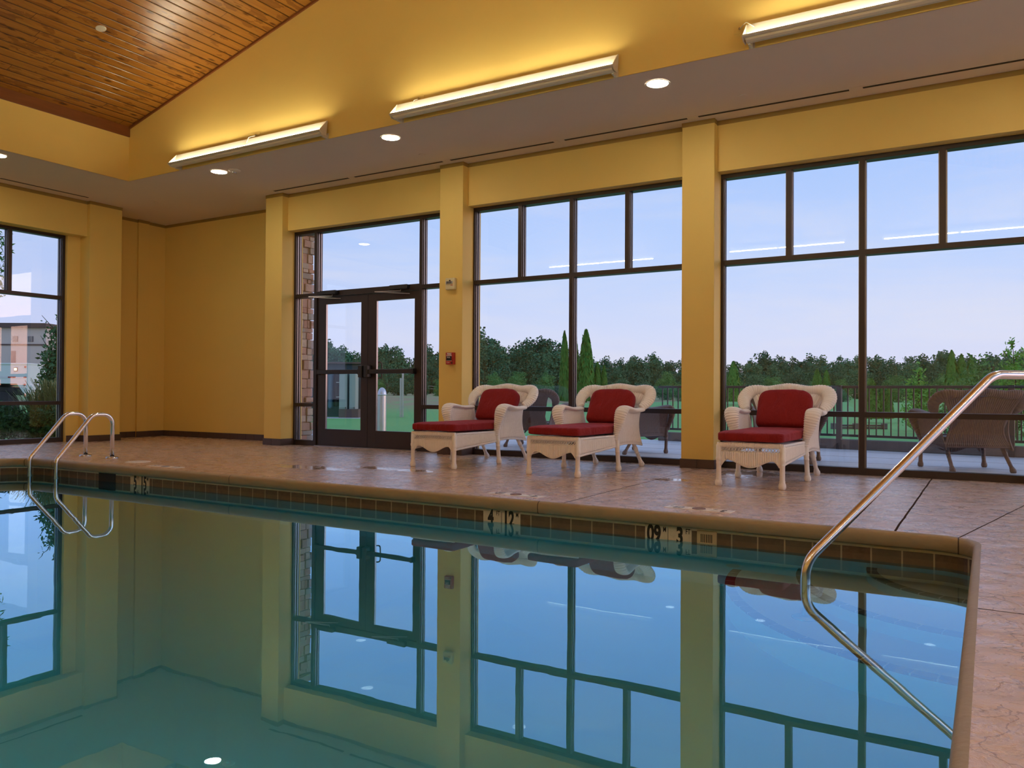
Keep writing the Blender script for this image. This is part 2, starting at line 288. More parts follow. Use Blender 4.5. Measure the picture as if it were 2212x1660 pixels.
# ------------------------------------------------------------------ mesh tools
class MB:
    def __init__(s): s.v=[]; s.f=[]; s.uv={}; s.mi=[]; s.cur=0
    def face(s,idx,uv=None):
        if uv: s.uv[len(s.f)]=uv
        s.f.append(tuple(idx)); s.mi.append(s.cur)
    def box(s,x0,x1,y0,y1,z0,z1,M_=None):
        n=len(s.v); P=[Vector((x,y,z)) for z in (z0,z1) for y in (y0,y1) for x in (x0,x1)]
        if M_ is not None: P=[M_@p for p in P]
        s.v+=P
        for q in ((0,2,3,1),(4,5,7,6),(0,1,5,4),(2,6,7,3),(0,4,6,2),(1,3,7,5)): s.face([n+i for i in q])
    def poly(s,pts,z0,z1):
        n=len(s.v); k=len(pts)
        s.v+=[Vector((x,y,z0)) for x,y in pts]+[Vector((x,y,z1)) for x,y in pts]
        s.face(list(range(n+k-1,n-1,-1))); s.face(list(range(n+k,n+2*k)))
        for i in range(k): j=(i+1)%k; s.face((n+i,n+j,n+k+j,n+k+i))
    def ring(s,pts): n=len(s.v); s.v+=[Vector(p) for p in pts]; return n
    def tube(s,pts,r,seg=10,caps=True,closed=False):
        pts=[Vector(p) for p in pts]; k=len(pts); R=r if isinstance(r,(list,tuple)) else [r]*k
        t0=(pts[1]-pts[0]).normalized(); ref=Vector((0,0,1)) if abs(t0.z)<.9 else Vector((1,0,0)); nrm=t0.cross(ref).normalized()
        rings=[]
        for i,p in enumerate(pts):
            if closed: t=(pts[(i+1)%k]-pts[i-1]).normalized()
            else: t=(pts[min(i+1,k-1)]-pts[max(i-1,0)]).normalized()
            nrm=(nrm-t*nrm.dot(t)).normalized(); b=t.cross(nrm)
            rings.append(s.ring([p+(nrm*math.cos(a)+b*math.sin(a))*R[i] for a in [2*PI*j/seg for j in range(seg)]]))
        for i in range(k if closed else k-1):
            a,b2=rings[i],rings[(i+1)%k]
            for j in range(seg):
                q=(j+1)%seg; s.face((a+j,a+q,b2+q,b2+j))
        if caps and not closed:
            s.face([rings[0]+j for j in range(seg)][::-1]); s.face([rings[-1]+j for j in range(seg)])
    def lathe(s,prof,c=(0,0,0),seg=20,caps=True):
        c=Vector(c); rings=[s.ring([c+Vector((r*math.cos(2*PI*j/seg),r*math.sin(2*PI*j/seg),z)) for j in range(seg)]) for r,z in prof]
        for a,b in zip(rings,rings[1:]):
            for j in range(seg): q=(j+1)%seg; s.face((a+j,a+q,b+q,b+j))
        if caps: s.face([rings[0]+j for j in range(seg)][::-1]); s.face([rings[-1]+j for j in range(seg)])
    def build(s,name,mats,parent=None,smooth=False,bevel=0,loc=None):
        me=bpy.data.meshes.new(name); me.from_pydata([tuple(p) for p in s.v],[],s.f)
        if not isinstance(mats,(list,tuple)): mats=[mats]
        for m in mats: me.materials.append(m)
        for i,p in enumerate(me.polygons):
            p.material_index=s.mi[i]; p.use_smooth=smooth
        if s.uv:
            ul=me.uv_layers.new(name='UVMap')
            for i,p in enumerate(me.polygons):
                if i in s.uv:
                    for li,uvc in zip(p.loop_indices,s.uv[i]): ul.data[li].uv=uvc
        me.update()
        o=bpy.data.objects.new(name,me); COL.objects.link(o)
        if parent: o.parent=parent
        if loc: o.location=loc
        if bevel:
            b=o.modifiers.new('bevel','BEVEL'); b.width=bevel; b.segments=2; b.limit_method='ANGLE'
        return o
def tag(o,label=None,cat=None,group=None,kind=None):
    for k,v in (('label',label),('category',cat),('group',group),('kind',kind)):
        if v: o[k]=v
    return o
def thing(name,label,cat,loc=(0,0,0),rz=0,group=None):
    o=bpy.data.objects.new(name,None); COL.objects.link(o); o.location=loc; o.rotation_euler=(0,0,rz); o.empty_display_size=.1
    return tag(o,label,cat,group)
def struct(o): o['kind']='structure'; return o
def sbox(name,dims,mat,**k):
    m=MB(); m.box(*dims); return struct(m.build(name,mat,**k))
def dup(root,loc,rz=None,label=None,scale=None):
    r=root.copy(); COL.objects.link(r); r.location=loc
    if rz is not None: r.rotation_euler=(0,0,rz)
    if scale: r.scale=scale
    if label: r['label']=label
    for ch in [c for c in bpy.data.objects if c.parent==root]:
        c=ch.copy(); COL.objects.link(c); c.parent=r
        for g in [q for q in bpy.data.objects if q.parent==ch]:
            d_=g.copy(); COL.objects.link(d_); d_.parent=c
    return r
def fillet(pts,rad,n=8):
    pts=[Vector(p) for p in pts]; out=[pts[0]]
    for i in range(1,len(pts)-1):
        a,b,c=pts[i-1],pts[i],pts[i+1]; r=rad[i-1] if isinstance(rad,(list,tuple)) else rad
        d1=(a-b).normalized(); d2=(c-b).normalized(); ang=d1.angle(d2); t=r/math.tan(ang/2)
        p1=b+d1*t; p2=b+d2*t; cen=b+(d1+d2).normalized()*(r/math.sin(ang/2))
        v1=p1-cen; v2=p2-cen; th=v1.angle(v2)
        for j in range(n+1):
            u=j/n; out.append(cen+(v1*math.sin((1-u)*th)+v2*math.sin(u*th))/math.sin(th))
    out.append(pts[-1]); return out
def text(body,size,mat,parent,M_,xs=1.,off=0.,name='lettering',depth=.0004):
    cu=bpy.data.curves.new('t','FONT'); cu.body=body; cu.size=size; cu.extrude=depth; cu.offset=off; cu.align_x='CENTER'; cu.align_y='CENTER'
    o=bpy.data.objects.new('t',cu); COL.objects.link(o)
    me=bpy.data.meshes.new_from_object(o.evaluated_get(bpy.context.evaluated_depsgraph_get()))
    bpy.data.objects.remove(o); bpy.data.curves.remove(cu)
    me.transform(M_@Matrix.Diagonal((xs,1,1,1))); me.materials.clear(); me.materials.append(mat)
    q=bpy.data.objects.new(name,me); COL.objects.link(q); q.parent=parent; return q
def T(x,y,z): return Matrix.Translation((x,y,z))
def RX(a): return Matrix.Rotation(a,4,'X')
def RY(a): return Matrix.Rotation(a,4,'Y')
def RZ(a): return Matrix.Rotation(a,4,'Z')
# ================================================================== POOL AND FLOOR
from mathutils.geometry import tessellate_polygon
PX0,PX1,PY0,PY1=-9.65,-.06,.25,5.055
def rrect(o,n=10,rad=(.2,.45,.45,.3)):
    """pool outline, o>0 goes inward; corners: far right, far left, near left, near right"""
    x0,x1,y0,y1=PX0+o,PX1-o,PY0+o,PY1-o; out=[]
    for (cx,cy,a0),r in zip(((x1,y1,0),(x0,y1,90),(x0,y0,180),(x1,y0,270)),rad):
        r=max(r-o,.02); sx=-1 if a0 in (0,270) else 1; sy=-1 if a0 in (0,90) else 1
        c=(cx+sx*r,cy+sy*r)
        for i in range(n+1):
            a=math.radians(a0+90*i/n); out.append((c[0]+r*math.cos(a),c[1]+r*math.sin(a)))
    return out
def flat_with_hole(name,outer,hole,z,mat):
    pts=[Vector((x,y,z)) for x,y in outer]; h=[Vector((x,y,z)) for x,y in hole]
    tri=tessellate_polygon([pts,h]); mb=MB(); mb.v=pts+h
    for t in tri:
        a,b,c=[mb.v[i] for i in t]
        mb.face(t if (b-a).cross(c-a).z>0 else t[::-1])
    return mb.build(name,mat)
fl=struct(flat_with_hole('floor',[(-12.3,-1.4),(4,-1.4),(4,8.60),(-8.9,8.60),(-8.9,8.82),(-12.3,8.82)],rrect(-.02),0,M['floor']))
def sweep(name,prof,mat,parent=None,smooth=False,uvz=True,zf=None):
    mb=MB(); rings=[]; ref=rrect(0); Lg=[0]
    for i in range(len(ref)): a,b=ref[i],ref[(i+1)%len(ref)]; Lg.append(Lg[-1]+math.dist(a,b))
    for o,z in prof:
        R=rrect(o); rings.append(mb.ring([(x,y,(z if z is not None else zf(x,y))) for x,y in R]))
    k=len(ref)
    for ri in range(len(prof)-1):
        a,b=rings[ri],rings[ri+1]; za,zb=prof[ri][1] or 0,prof[ri+1][1] or 0
        for j in range(k):
            q=(j+1)%k; mb.face((a+j,b+j,b+q,a+q),[(Lg[j],za),(Lg[j],zb),(Lg[j+1],zb),(Lg[j+1],za)])
    return mb,rings,k
pool=thing('swimming_pool','long indoor swimming pool with brown waterline tile and tan coping','swimming pool',(0,0,0))
mb,_,_=sweep('coping',[(-.02,0),(-.008,-.0015),(.004,-.006),(.013,-.014),(.018,-.026),(.019,-.045),(.016,-.078),(.004,-.090),(-.034,-.092)],M['coping'])
cp=mb.build('coping',M['coping'],pool,smooth=True)
mb,_,_=sweep('waterline_tile',[(-.030,-.090),(-.030,-.258)],M['wtile']); mb.build('waterline_tile',M['wtile'],pool)
zf=lambda x,y:-1.15+.05*x
mb,rings,k=sweep('basin',[(-.030,-.258),(-.028,-.262),(-.028,None),(.10,None)],M['plaster'],zf=zf)
mb.face([rings[-1]+j for j in range(k)])
mb.build('basin',M['plaster'],pool)
# curved corner steps
CS=(-.018,5.098)
for r,dz in ((.60,.18),(.98,.40),(1.38,.62)):
    zt=-.186-dz; mb=MB(); n=28; pr=[(CS[0],CS[1])]+[(CS[0]+r*math.cos(a),CS[1]+r*math.sin(a)) for a in [PI+PI/2*i/n for i in range(n+1)]]
    mb.poly(pr,-1.4,zt); st=mb.build('corner_step',M['stepplaster'],pool)
    mb=MB(); w=.055; base=len(mb.v)
    for i in range(n+1):
        a=PI+PI/2*i/n
        for rr in (r-w,r+.002): mb.v.append(Vector((CS[0]+rr*math.cos(a),CS[1]+rr*math.sin(a),zt+.002)))
        mb.v.append(Vector((CS[0]+(r+.002)*math.cos(a),CS[1]+(r+.002)*math.sin(a),zt-.03)))
    for i in range(n):
        s0,s1=r*PI/2*i/n,r*PI/2*(i+1)/n; a=3*i; b=3*(i+1)
        mb.face((a,a+1,b+1,b),[(s0,0),(s0,.05),(s1,.05),(s1,0)]); mb.face((a+1,a+2,b+2,b+1),[(s0,.05),(s0,.09),(s1,.09),(s1,.05)])
    mb.build('nosing',M['nosing'],st)
for x in (-2.0,-4.9,-7.8):  # unseen lamps added under water to fill the pool with teal light
    m=MB(); m.lathe([(.13,0),(.15,.012),(.14,.03),(.115,.032)],seg=28,caps=False); o=m.build('added_water_lamp',M['flange'],pool,smooth=True); o.matrix_world=T(x,.278,-.62)@RX(-PI/2)
    m=MB(); m.lathe([(.115,.012),(.115,.028)],seg=28); m.build('lamp_lens',M['poolfill'],o)
# water
mb=MB(); R=rrect(-.040); k=len(R); a=mb.ring([(x,y,-.186) for x,y in R]); b=mb.ring([(x,y,-2.2) for x,y in R])
mb.face([a+j for j in range(k)]); mb.face([b+j for j in range(k)][::-1])
for j in range(k): q=(j+1)%k; mb.face((a+j,b+j,b+q,a+q))
wt=mb.build('pool_water',M['water']); tag(wt,'still blue-green water filling the indoor pool','water')
# fittings in the tile band (flush parts of the pool)
YT=5.085
def plate(name,x0,x1,z0,z1,mat,dy=.004,parent=pool,bevel=.002):
    m=MB(); m.box(x0,x1,YT-dy,YT+.01,z0,z1); return m.build(name,mat,parent,bevel=bevel)
sk=plate('skimmer_opening',-8.165,-7.87,-.30,-.098,M['black'],.003)
for x0,s in ((-3.283,[('4',.43),('FT',.82)]),(-3.119,[('12',.38),('M',.83)]),(-1.991,[('09',.40),('M',.86)]),(-1.829,[('3',.50),('FT',.84)]),(-7.616,[('5',.52),('FT',.82)]),(-7.462,[('15',.42),('M',.83)])):
    p=plate('depth_tile',x0+.0015,x0+.1605,-.252,-.0935,M['ceramic'])
    big=x0 not in (-7.616,-7.462)
    for t,u in s:
        small=len(t)==2 and t=='FT' or t=='M'
        if small: text(t,.048,M['ink'],p,T(x0+.162*u,YT-.0052,-.121)@RX(PI/2),.62,.0006)
        else: text(t,.155,M['ink'],p,T(x0+.162*u,YT-.0052,-.158)@RX(PI/2),.62,.006)
g=plate('overflow_vent',-1.632,-1.502,-.205,-.103,M['plastic'],.008)
mb=MB()
for i in range(7): mb.box(-1.606+i*.0115,-1.601+i*.0115,YT-.0095,YT-.007,-.178,-.125)
mb.build('slot',M['black'],g)
mb=MB(); mb.lathe([(.038,0),(.045,.004),(.040,.012),(.014,.014)],seg=20); o=mb.build('return_fitting',M['ceramic'],pool); o.matrix_world=T(-1.40,5.08,-.72)@RX(PI/2)
# deck depth markers: three tiles in a row, read from the window side
def deck_marker(x0,y0,items,label,worn=0):
    t=thing('depth_marker',label,'depth marker',(x0,y0,.0),math.radians(-3 if x0>-5 else 0))
    for i,it in enumerate(items):
        m=MB(); m.box(i*.156,i*.156+.152,-.045,.075,-.004,.0022); p=m.build('tile',M['ceramicdeck'],t,bevel=.001)
        ink=M['greyink'] if worn==2 or (worn==1 and i==0) else M['ink']
        if it=='no':
            mb=MB(); mb.tube([(i*.156+.076+.042*math.cos(a),.015+.042*math.sin(a),.003) for a in [2*PI*j/24 for j in range(24)]],.0035,6,closed=True)
            mb.tube([(i*.156+.048,-.013,.003),(i*.156+.104,.043,.003)],.003,6); mb.build('no_diving_symbol',M['redink'] if worn<2 else M['greyink'],p)
        else:
            a,b=it
            text(a,.115,ink,p,T(i*.156+.09,.015,.003)@RZ(PI),.62,.004); text(b,.035,ink,p,T(i*.156+.028,.045,.003)@RZ(PI),.7,.0005)
    return t
deck_marker(-3.345,5.275,[('12','M'),'no',('4','FT')],'tiled four foot depth marker set in the deck beside the far pool edge')
deck_marker(-1.925,5.305,[('09','M'),'no',('3','FT')],'tiled three foot depth marker set in the deck nearest the corner steps',1)
deck_marker(-7.50,5.225,[('15','M'),'no',('5','FT')],'worn five foot depth marker set in the deck beside the skimmer lid',2)
mb=MB(); mb.lathe([(.13,-.004),(.13,.002),(.122,.004),(.0,.004)],caps=False,seg=32); tag(mb.build('skimmer_lid',M['ceramicdeck'],loc=(-7.99,5.42,0)),'round pale skimmer lid set flush in the deck near the ladder','skimmer lid')
# ================================================================== WALLS
def blend(name,boxes,mat,bevel=0):
    mb=MB()
    for b in boxes: mb.box(*b)
    return struct(mb.build(name,mat,bevel=bevel))
blend('wall_back',[(-12.45,-9.21,8.82,8.98,-.1,3.7),(-9.26,-9.21,8.56,8.9,-.1,3.7),(-9.26,-9.05,8.54,8.60,-.1,3.7),(-8.771,4.1,8.30,8.62,3.115,3.7)],M['wall'])
COLS=[(-9.113,-8.771),(-5.97,-5.619),(-2.807,-2.460),(.36,.71),(3.51,4.1)]
for a,b in COLS: blend('wall_back_column',[(a,b,8.19,8.60,-.05,3.7)],M['wall'],.004)
blend('wall_left',[(-12.45,-12.3,7.60,8.98,-.1,3.7),(-12.25,-11.77,3.68,7.11,3.115,3.7),(-12.2,-11.945,6.90,7.11,-.05,3.2),(-12.2,-11.77,-1.5,3.70,-.05,3.7)],M['wall'])
blend('wall_left_column',[(-12.4,-11.70,7.10,7.62,-.05,3.7)],M['wall'],.004)
blend('wall_left_pilaster',[(-12.35,-12.26,8.286,8.485,-.05,3.7)],M['wall'],.003)
blend('wall_right',[(4,4.3,-1.5,.90,-.05,3.7),(4,4.3,3.725,4.08,-.05,3.7),(4,4.3,.8,4.2,3.115,3.7),(4,4.3,6.905,8.7,-.05,3.7),(4,4.3,4.0,7.0,3.115,3.7)],M['wall'])
blend('wall_front',[(-12.3,4.1,-1.55,-1.4,-.05,3.7)],M['wall'])
def base_run(name,runs):
    """runs: (axis,a0,a1,fixed,dir)"""
    mb=MB()
    for ax,a0,a1,f,t in runs:
        n=max(1,round((a1-a0)/.185)); w=(a1-a0)/n
        for i in range(n):
            u0,u1=a0+i*w+.0012,a0+(i+1)*w-.0012; lo,hi=sorted((f,f+t))
            if ax=='x': mb.box(u0,u1,lo,hi,0,.095)
            else: mb.box(lo,hi,u0,u1,0,.095)
    return struct(mb.build(name,M['base'],bevel=.002))
R=[]
for a,b in COLS[:4]: R+= [('x',a-.012,b+.012,8.178,.013),('y',8.19,8.43,b,.012),('y',8.19,8.43 if a>-9 else 8.53,a,-.012)]
R+=[('x',-12.3,-9.26,8.808,.012)]
base_run('baseboard_back',R)
base_run('baseboard_left',[('y',7.62,8.286,-12.3,.012),('y',8.274,8.497,-12.26,.012),('y',8.497,8.81,-12.3,.012),('y',7.088,7.632,-11.70,.012),('x',-12.3,-11.70,7.62,.012),('x',-11.95,-11.70,7.10,-.012),('y',6.91,7.09,-11.945,.012)])
mb=MB(); zb_=3.602  # thin strips of darker ochre along the wall and column tops
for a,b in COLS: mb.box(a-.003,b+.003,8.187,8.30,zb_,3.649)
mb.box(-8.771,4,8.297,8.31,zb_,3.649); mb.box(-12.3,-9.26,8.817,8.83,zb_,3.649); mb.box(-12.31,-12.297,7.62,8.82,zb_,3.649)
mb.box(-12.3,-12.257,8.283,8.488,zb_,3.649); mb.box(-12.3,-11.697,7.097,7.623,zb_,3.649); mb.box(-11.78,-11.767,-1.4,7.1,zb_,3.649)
struct(mb.build('ceiling_line',M['ochre']))
# soffit and vault
VX0,VX1,VY0,VY1,RX_,ZS,ZE,SL=-10.15,1.83,.30,6.70,-4.16,3.65,4.39,.258
ZR=ZE+SL*(RX_-VX0)
so=flat_with_hole('ceiling',[(-12.4,-1.5),(4.1,-1.5),(4.1,8.95),(-12.4,8.95)],[(VX0,VY0),(VX1,VY0),(VX1,VY1),(VX0,VY1)],ZS,M['soffit']); struct(so)
for name,y0,y1 in (('wall_vault_back',VY1,VY1+.12),('wall_vault_front',VY0-.12,VY0)):
    mb=MB(); P=[(VX0-.1,ZS+.003),(VX1+.1,ZS+.003),(VX1+.1,ZE+.1),(RX_,ZR+.15),(VX0-.1,ZE+.1)]; n=len(P)
    a=mb.ring([(x,y0,z) for x,z in P]); b=mb.ring([(x,y1,z) for x,z in P]); mb.face(range(a,a+n)); mb.face(list(range(b,b+n))[::-1])
    for i in range(n): q=(i+1)%n; mb.face((a+i,b+i,b+q,a+q))
    struct(mb.build(name,M['wall']))
blend('wall_vault_left',[(VX0-.12,VX0,VY0-.1,VY1+.1,ZS+.003,ZE+.1)],M['wall']); blend('wall_vault_right',[(VX1,VX1+.12,VY0-.1,VY1+.1,ZS+.003,ZE+.1)],M['wall'])
ang=math.atan(SL); Ls=(RX_-VX0)/math.cos(ang)
for nm,Mx in (('ceiling_vault',T(VX0,0,ZE)@RY(-ang)),('ceiling_vault',T(VX1,7.0,ZE)@RZ(PI)@RY(-ang))):
    mb=MB(); mb.box(-.12,Ls+.01,VY0-.05,VY1+.05,0,.08); o=mb.build(nm,M['wood']); o.matrix_world=Mx; struct(o)
blend('trim_1',[(VX0,VX0+.022,VY0,VY1,4.256,4.40)],M['fascia'],.003)
mb=MB(); mb.box(0,Ls,-.02,.0,-.028,.0); o=mb.build('trim_2',M['fascia']); o.matrix_world=T(VX0,VY1,ZE)@RY(-ang); struct(o)
# ================================================================== WINDOWS
def framed(name,axis,plane,sgn,vert,horz,panes,label=None):
    """members given as (a0,a1,z0,z1); axis x: along X at Y=plane; axis y: along Y at X=plane; sgn: outward direction"""
    root=bpy.data.objects.new(name,None); COL.objects.link(root); struct(root)
    def put(mb,a0,a1,z0,z1,d0,d1):
        p0,p1=sorted((plane+sgn*d0,plane+sgn*d1))
        if axis=='x': mb.box(a0,a1,p0,p1,z0,z1)
        else: mb.box(p0,p1,a0,a1,z0,z1)
    mb=MB()
    for a0,a1,z0,z1 in vert: put(mb,a0,a1,z0,z1,0,.115)
    for a0,a1,z0,z1 in horz: put(mb,a0,a1,z0,z1,.0004,.1146)
    mb.build('window_frame',M['alu'],root)
    mb=MB()
    for a0,a1,z0,z1 in panes:
        for d in (.030,.074):
            put(mb,a0,a0+.010,z0,z1,d,d+.010); put(mb,a1-.010,a1,z0,z1,d,d+.010)
    mb.build('glazing_bead',M['bead'],root)
    for a0,a1,z0,z1 in panes:
        m=MB(); put(m,a0-.004,a1+.004,z0-.004,z1+.004,.054,.060); m.build('glass_pane',M['glass'],root)
    return root
ZH=3.07
def bay(name,xs,full,last,axis='x',plane=8.43,sgn=1):
    """xs: list of mullion spans incl. both jambs; full: indices of full height"""
    vert=[];panes=[]
    for i,(a,b) in enumerate(xs):
        vert.append((a,b,0,3.14) if i in full else (a,b,2.195,3.08))
    horz=[(xs[0][1]-.01,xs[-1][0]+.01,a,b) for a,b in ((0,.068),(.561,.613),(2.145,2.197),(ZH,3.14))]
    for (a,b),(c,d_) in zip(xs,xs[1:]): panes.append((b,c,2.197,ZH))
    fi=sorted(full)
    for i,j in zip(fi,fi[1:]): panes.append((xs[i][1],xs[j][0],.613,2.145)); panes.append((xs[i][1],xs[j][0],.068,.561))
    return framed(name,axis,plane,sgn,vert,horz,panes)
bay('window_3',[(-2.463,-2.432),(-1.790,-1.741),(-1.098,-1.049),(-.406,-.354),(.33,.362)],{0,2,4},None)
bay('window_2',[(-5.640,-5.596),(-4.963,-4.913),(-4.261,-4.211),(-3.557,-3.506),(-2.84,-2.806)],{0,2,4},None)
bay('window_5',[(.70,.74),(1.37,1.42),(2.08,2.13),(2.78,2.83),(3.48,3.515)],{0,2,4},None)
bay('window_4',[(3.69,3.74),(4.506,4.556),(5.296,5.346),(6.086,6.136),(6.856,6.905)],{0,2,4},None,'y',-12.0,-1)
bay('window_6',[(4.08,4.13),(4.77,4.82),(5.46,5.51),(6.15,6.20),(6.856,6.905)],{0,2,4},None,'y',4.15,1)
bay('added_window',[(.90,.95),(1.59,1.64),(2.28,2.33),(2.97,3.02),(3.676,3.725)],{0,2,4},None,'y',4.15,1)  # unseen window added for daylight and a cooler handrail reflection
# entrance bay
framed('window_1','x',8.43,1,[(-8.781,-8.735,0,3.14),(-8.372,-8.319,0,3.14),(-6.473,-6.426,0,3.14),(-5.995,-5.965,0,3.14)],
 [(-8.75,-8.36,0,.075),(-6.44,-5.98,0,.075),(-8.75,-8.36,.561,.613),(-6.44,-5.98,.561,.613),(-8.75,-8.36,2.145,2.2),(-6.44,-5.98,2.145,2.2),(-8.33,-6.46,2.135,2.215),(-8.76,-5.98,ZH,3.14)],
 [(-8.735,-8.372,.075,.561),(-8.735,-8.372,.613,2.145),(-8.735,-8.372,2.2,ZH),(-8.319,-6.473,2.215,ZH),(-6.426,-5.995,.075,.561),(-6.426,-5.995,.613,2.145),(-6.426,-5.995,2.2,ZH)])
def door(n,x0,x1,g0,g1,barx,hubx,cl):
    r=bpy.data.objects.new('door_%d'%n,None); COL.objects.link(r); struct(r)
    y0,y1=8.452,8.497
    mb=MB(); mb.box(x0,g0,y0,y1,.012,2.130); mb.box(g1,x1,y0,y1,.012,2.130); mb.box(g0-.001,g1+.001,y0+.0003,y1-.0003,.012,.248); mb.box(g0-.001,g1+.001,y0+.0003,y1-.0003,2.030,2.130)
    mb.build('door_frame',M['alu'],r)
    m=MB(); m.box(g0-.003,g1+.003,8.472,8.478,.245,2.033); m.build('glass_pane',M['glass'],r)
    m=MB(); m.box(g0,g0+.007,8.458,8.490,.248,2.03); m.box(g1-.007,g1,8.458,8.490,.248,2.03); m.build('glazing_bead',M['bead'],r)
    m=MB(); m.box(barx[0],barx[1],8.375,8.412,1.028,1.088); m.box(barx[0]-.006,barx[0]+.03,8.37,8.453,1.02,1.095); m.box(barx[1]-.03,barx[1]+.006,8.37,8.453,1.02,1.095); m.build('push_bar',M['blackplastic'],r,bevel=.006)
    m=MB(); m.box(hubx-.035,hubx+.035,8.355,8.455,.975,1.145); m.build('latch_housing',M['blackplastic'],r,bevel=.012)
    b0,b1,px,ax=cl
    c=MB(); c.box(b0,b1,8.365,8.428,2.155,2.212); cb_=c.build('door_closer',M['blackplastic'],r,bevel=.006)
    c=MB(); c.tube([(px,8.40,2.155),(px,8.40,2.132),(ax,8.27,2.128)],.006,6); c.tube([(ax,8.27,2.124),(px+.12,8.445,2.095)],.006,6); c.build('closer_arm',M['galv'],cb_)
    return r
door(1,-8.316,-7.372,-8.163,-7.492,(-8.28,-7.46),-7.43,(-8.21,-7.90,-7.99,-8.32))
d2=door(2,-7.366,-6.476,-7.227,-6.560,(-7.36,-6.53),-7.33,(-6.93,-6.63,-6.76,-7.10))
m=MB(); m.tube(fillet([(-7.29,8.497,1.19),(-7.215,8.565,1.19),(-7.215,8.565,.97),(-7.29,8.497,.97)],.03),.0095,10); m.build('pull_handle',M['blackplastic'],d2,smooth=True)
m=MB(); m.box(-8.319,-6.473,8.40,8.56,-.001,.012); struct(m.build('trim_3',M['bead']))
# ================================================================== WALL DEVICES
a=thing('fire_strobe','cream fire alarm horn strobe high on the pillar between door and windows','fire alarm',(-5.774,8.19,2.134))
m=MB(); m.box(-.070,.070,-.050,0,-.072,.072); h=m.build('housing',M['whiteplastic'],a,bevel=.008)
m=MB(); m.box(-.048,.044,-.062,-.049,.000,.030); m.box(-.058,-.048,-.060,-.049,-.006,.034); m.build('strobe_lens',M['galv'],a,bevel=.003)
m=MB(); 
for i in range(5): m.box(-.04+i*.016,-.032+i*.016,-.0635,-.0615,.002,.028)
m.box(-.010,.010,-.054,-.0495,.032,.046); m.build('strobe_grille',M['ink'],a)
text('FIRE',.022,M['red'],a,T(.028,-.0506,-.022)@RX(PI/2),.9,.0004)
a=thing('fire_pull_station','red fire alarm pull station on the pillar left of the window','fire alarm',(-5.772,8.19,1.202))
m=MB(); m.box(-.058,.058,-.05,0,-.074,.074); m.build('housing',M['red'],a,bevel=.005)
text('FIRE',.036,M['whiteink'],a,T(-.004,-.0506,.053)@RX(PI/2),1.05,.0012)
m=MB(); m.box(-.042,.034,-.060,-.049,-.024,.028); p=m.build('pull_handle',M['ink'],a,bevel=.004)
text('PULL',.020,M['whiteink'],p,T(-.004,-.0606,.012)@RX(PI/2),1.1,.0006)

for zz in (-.03,.0335):
    m=MB(); m.box(-.044,.036,-.054,-.0495,zz-.003,zz+.003); m.build('white_line',M['whiteink'],a)
m=MB(); m.lathe([(.011,0),(.011,.004)],seg=14); o=m.build('key_lock',M['ink'],a); o.matrix_local=T(.036,-.049,-.055)@RX(PI/2)
text('ALARM',.014,M['whiteink'],a,T(-.020,-.0506,-.052)@RX(PI/2),1.,.0003)
# ================================================================== LIGHTS
def uplight(x0,x1,label,wall=6.70,sgn=1,axis='x',seen=True,grp=None):
    """long fluorescent uplight; local x along the length, local y towards the wall (wall at y=0)"""
    Lh=x1-x0
    if axis=='x': Mx=T(x0,wall,3.665) if sgn>0 else T(x1,wall,3.665)@RZ(PI)
    else: Mx=(T(wall,x0,3.665)@RZ(PI/2)) if sgn<0 else (T(wall,x1,3.665)@RZ(-PI/2))
    root=thing('fluorescent_uplight',label,'light fixture',group=grp); root.matrix_world=Mx
    # ballast body
    m=MB(); P=[(-.140,.028),(-.134,.010),(-.112,.0),(-.080,.0),(-.060,.014),(-.056,.05),(-.100,.040)]
    def prism(m,P,xa,xb):
        a=m.ring([(xa,y,z) for y,z in P]); b=m.ring([(xb,y,z) for y,z in P]); n=len(P)
        m.face(range(a,a+n)); m.face(list(range(b,b+n))[::-1])
        for i in range(n): q=(i+1)%n; m.face((a+i,b+i,b+q,a+q))
    prism(m,P,.02,Lh-.02); m.build('ballast_housing',M['white'],root,bevel=.003)
    m=MB(); 
    prism(m,[(-.170,.040),(-.164,.034),(-.110,.024),(-.075,.040),(-.038,.172),(-.044,.175),(-.081,.048),(-.108,.031),(-.162,.041),(-.168,.047)],.004,Lh-.004)
    m.build('reflector',M['white'],root)
    for xa in (0,Lh-.006):
        m=MB(); prism(m,[(-.172,.038),(-.130,.004),(-.055,.006),(-.034,.176),(-.044,.180)],xa,xa+.006); m.build('end_cap',M['white'],root)
    half=Lh/2
    for xa,xb in ((.035,half-.03),(half+.03,Lh-.035)):
        m=MB(); m.tube([(xa,-.128,.052),(xb,-.128,.052)],.016,10); m.tube([(xa,-.090,.066),(xb,-.090,.066)],.016,10); m.build('tube_lamp',M['tube2' if grp else 'tube'],root,smooth=True)
    for xa in (.03,Lh-.05):
        m=MB(); m.box(xa,xa+.02,-.085,0,-.012,.03); m.box(xa-.015,xa+.035,-.006,0,-.014,.05); m.build('mounting_bracket',M['white'],root,bevel=.002)
    return root
GL='fluorescent uplights out of view of the camera'
uplight(-9.08,-6.43,'white fluorescent uplight nearest the wood ceiling corner')
uplight(-5.43,-2.88,'middle white fluorescent uplight, above the door pillar')
uplight(-1.74,.90,'white fluorescent uplight cut by the top edge of the view')
for a_,b_ in ((-8.9,-6.3),(-4.95,-2.4),(-1.75,.8)): uplight(a_,b_,'white fluorescent uplight on the wall above the near pool side',VY0,-1,'x',grp=GL)
uplight(2.2,4.8,'white fluorescent uplight on the wall above the near pool side',VX1,1,'y',grp=GL)
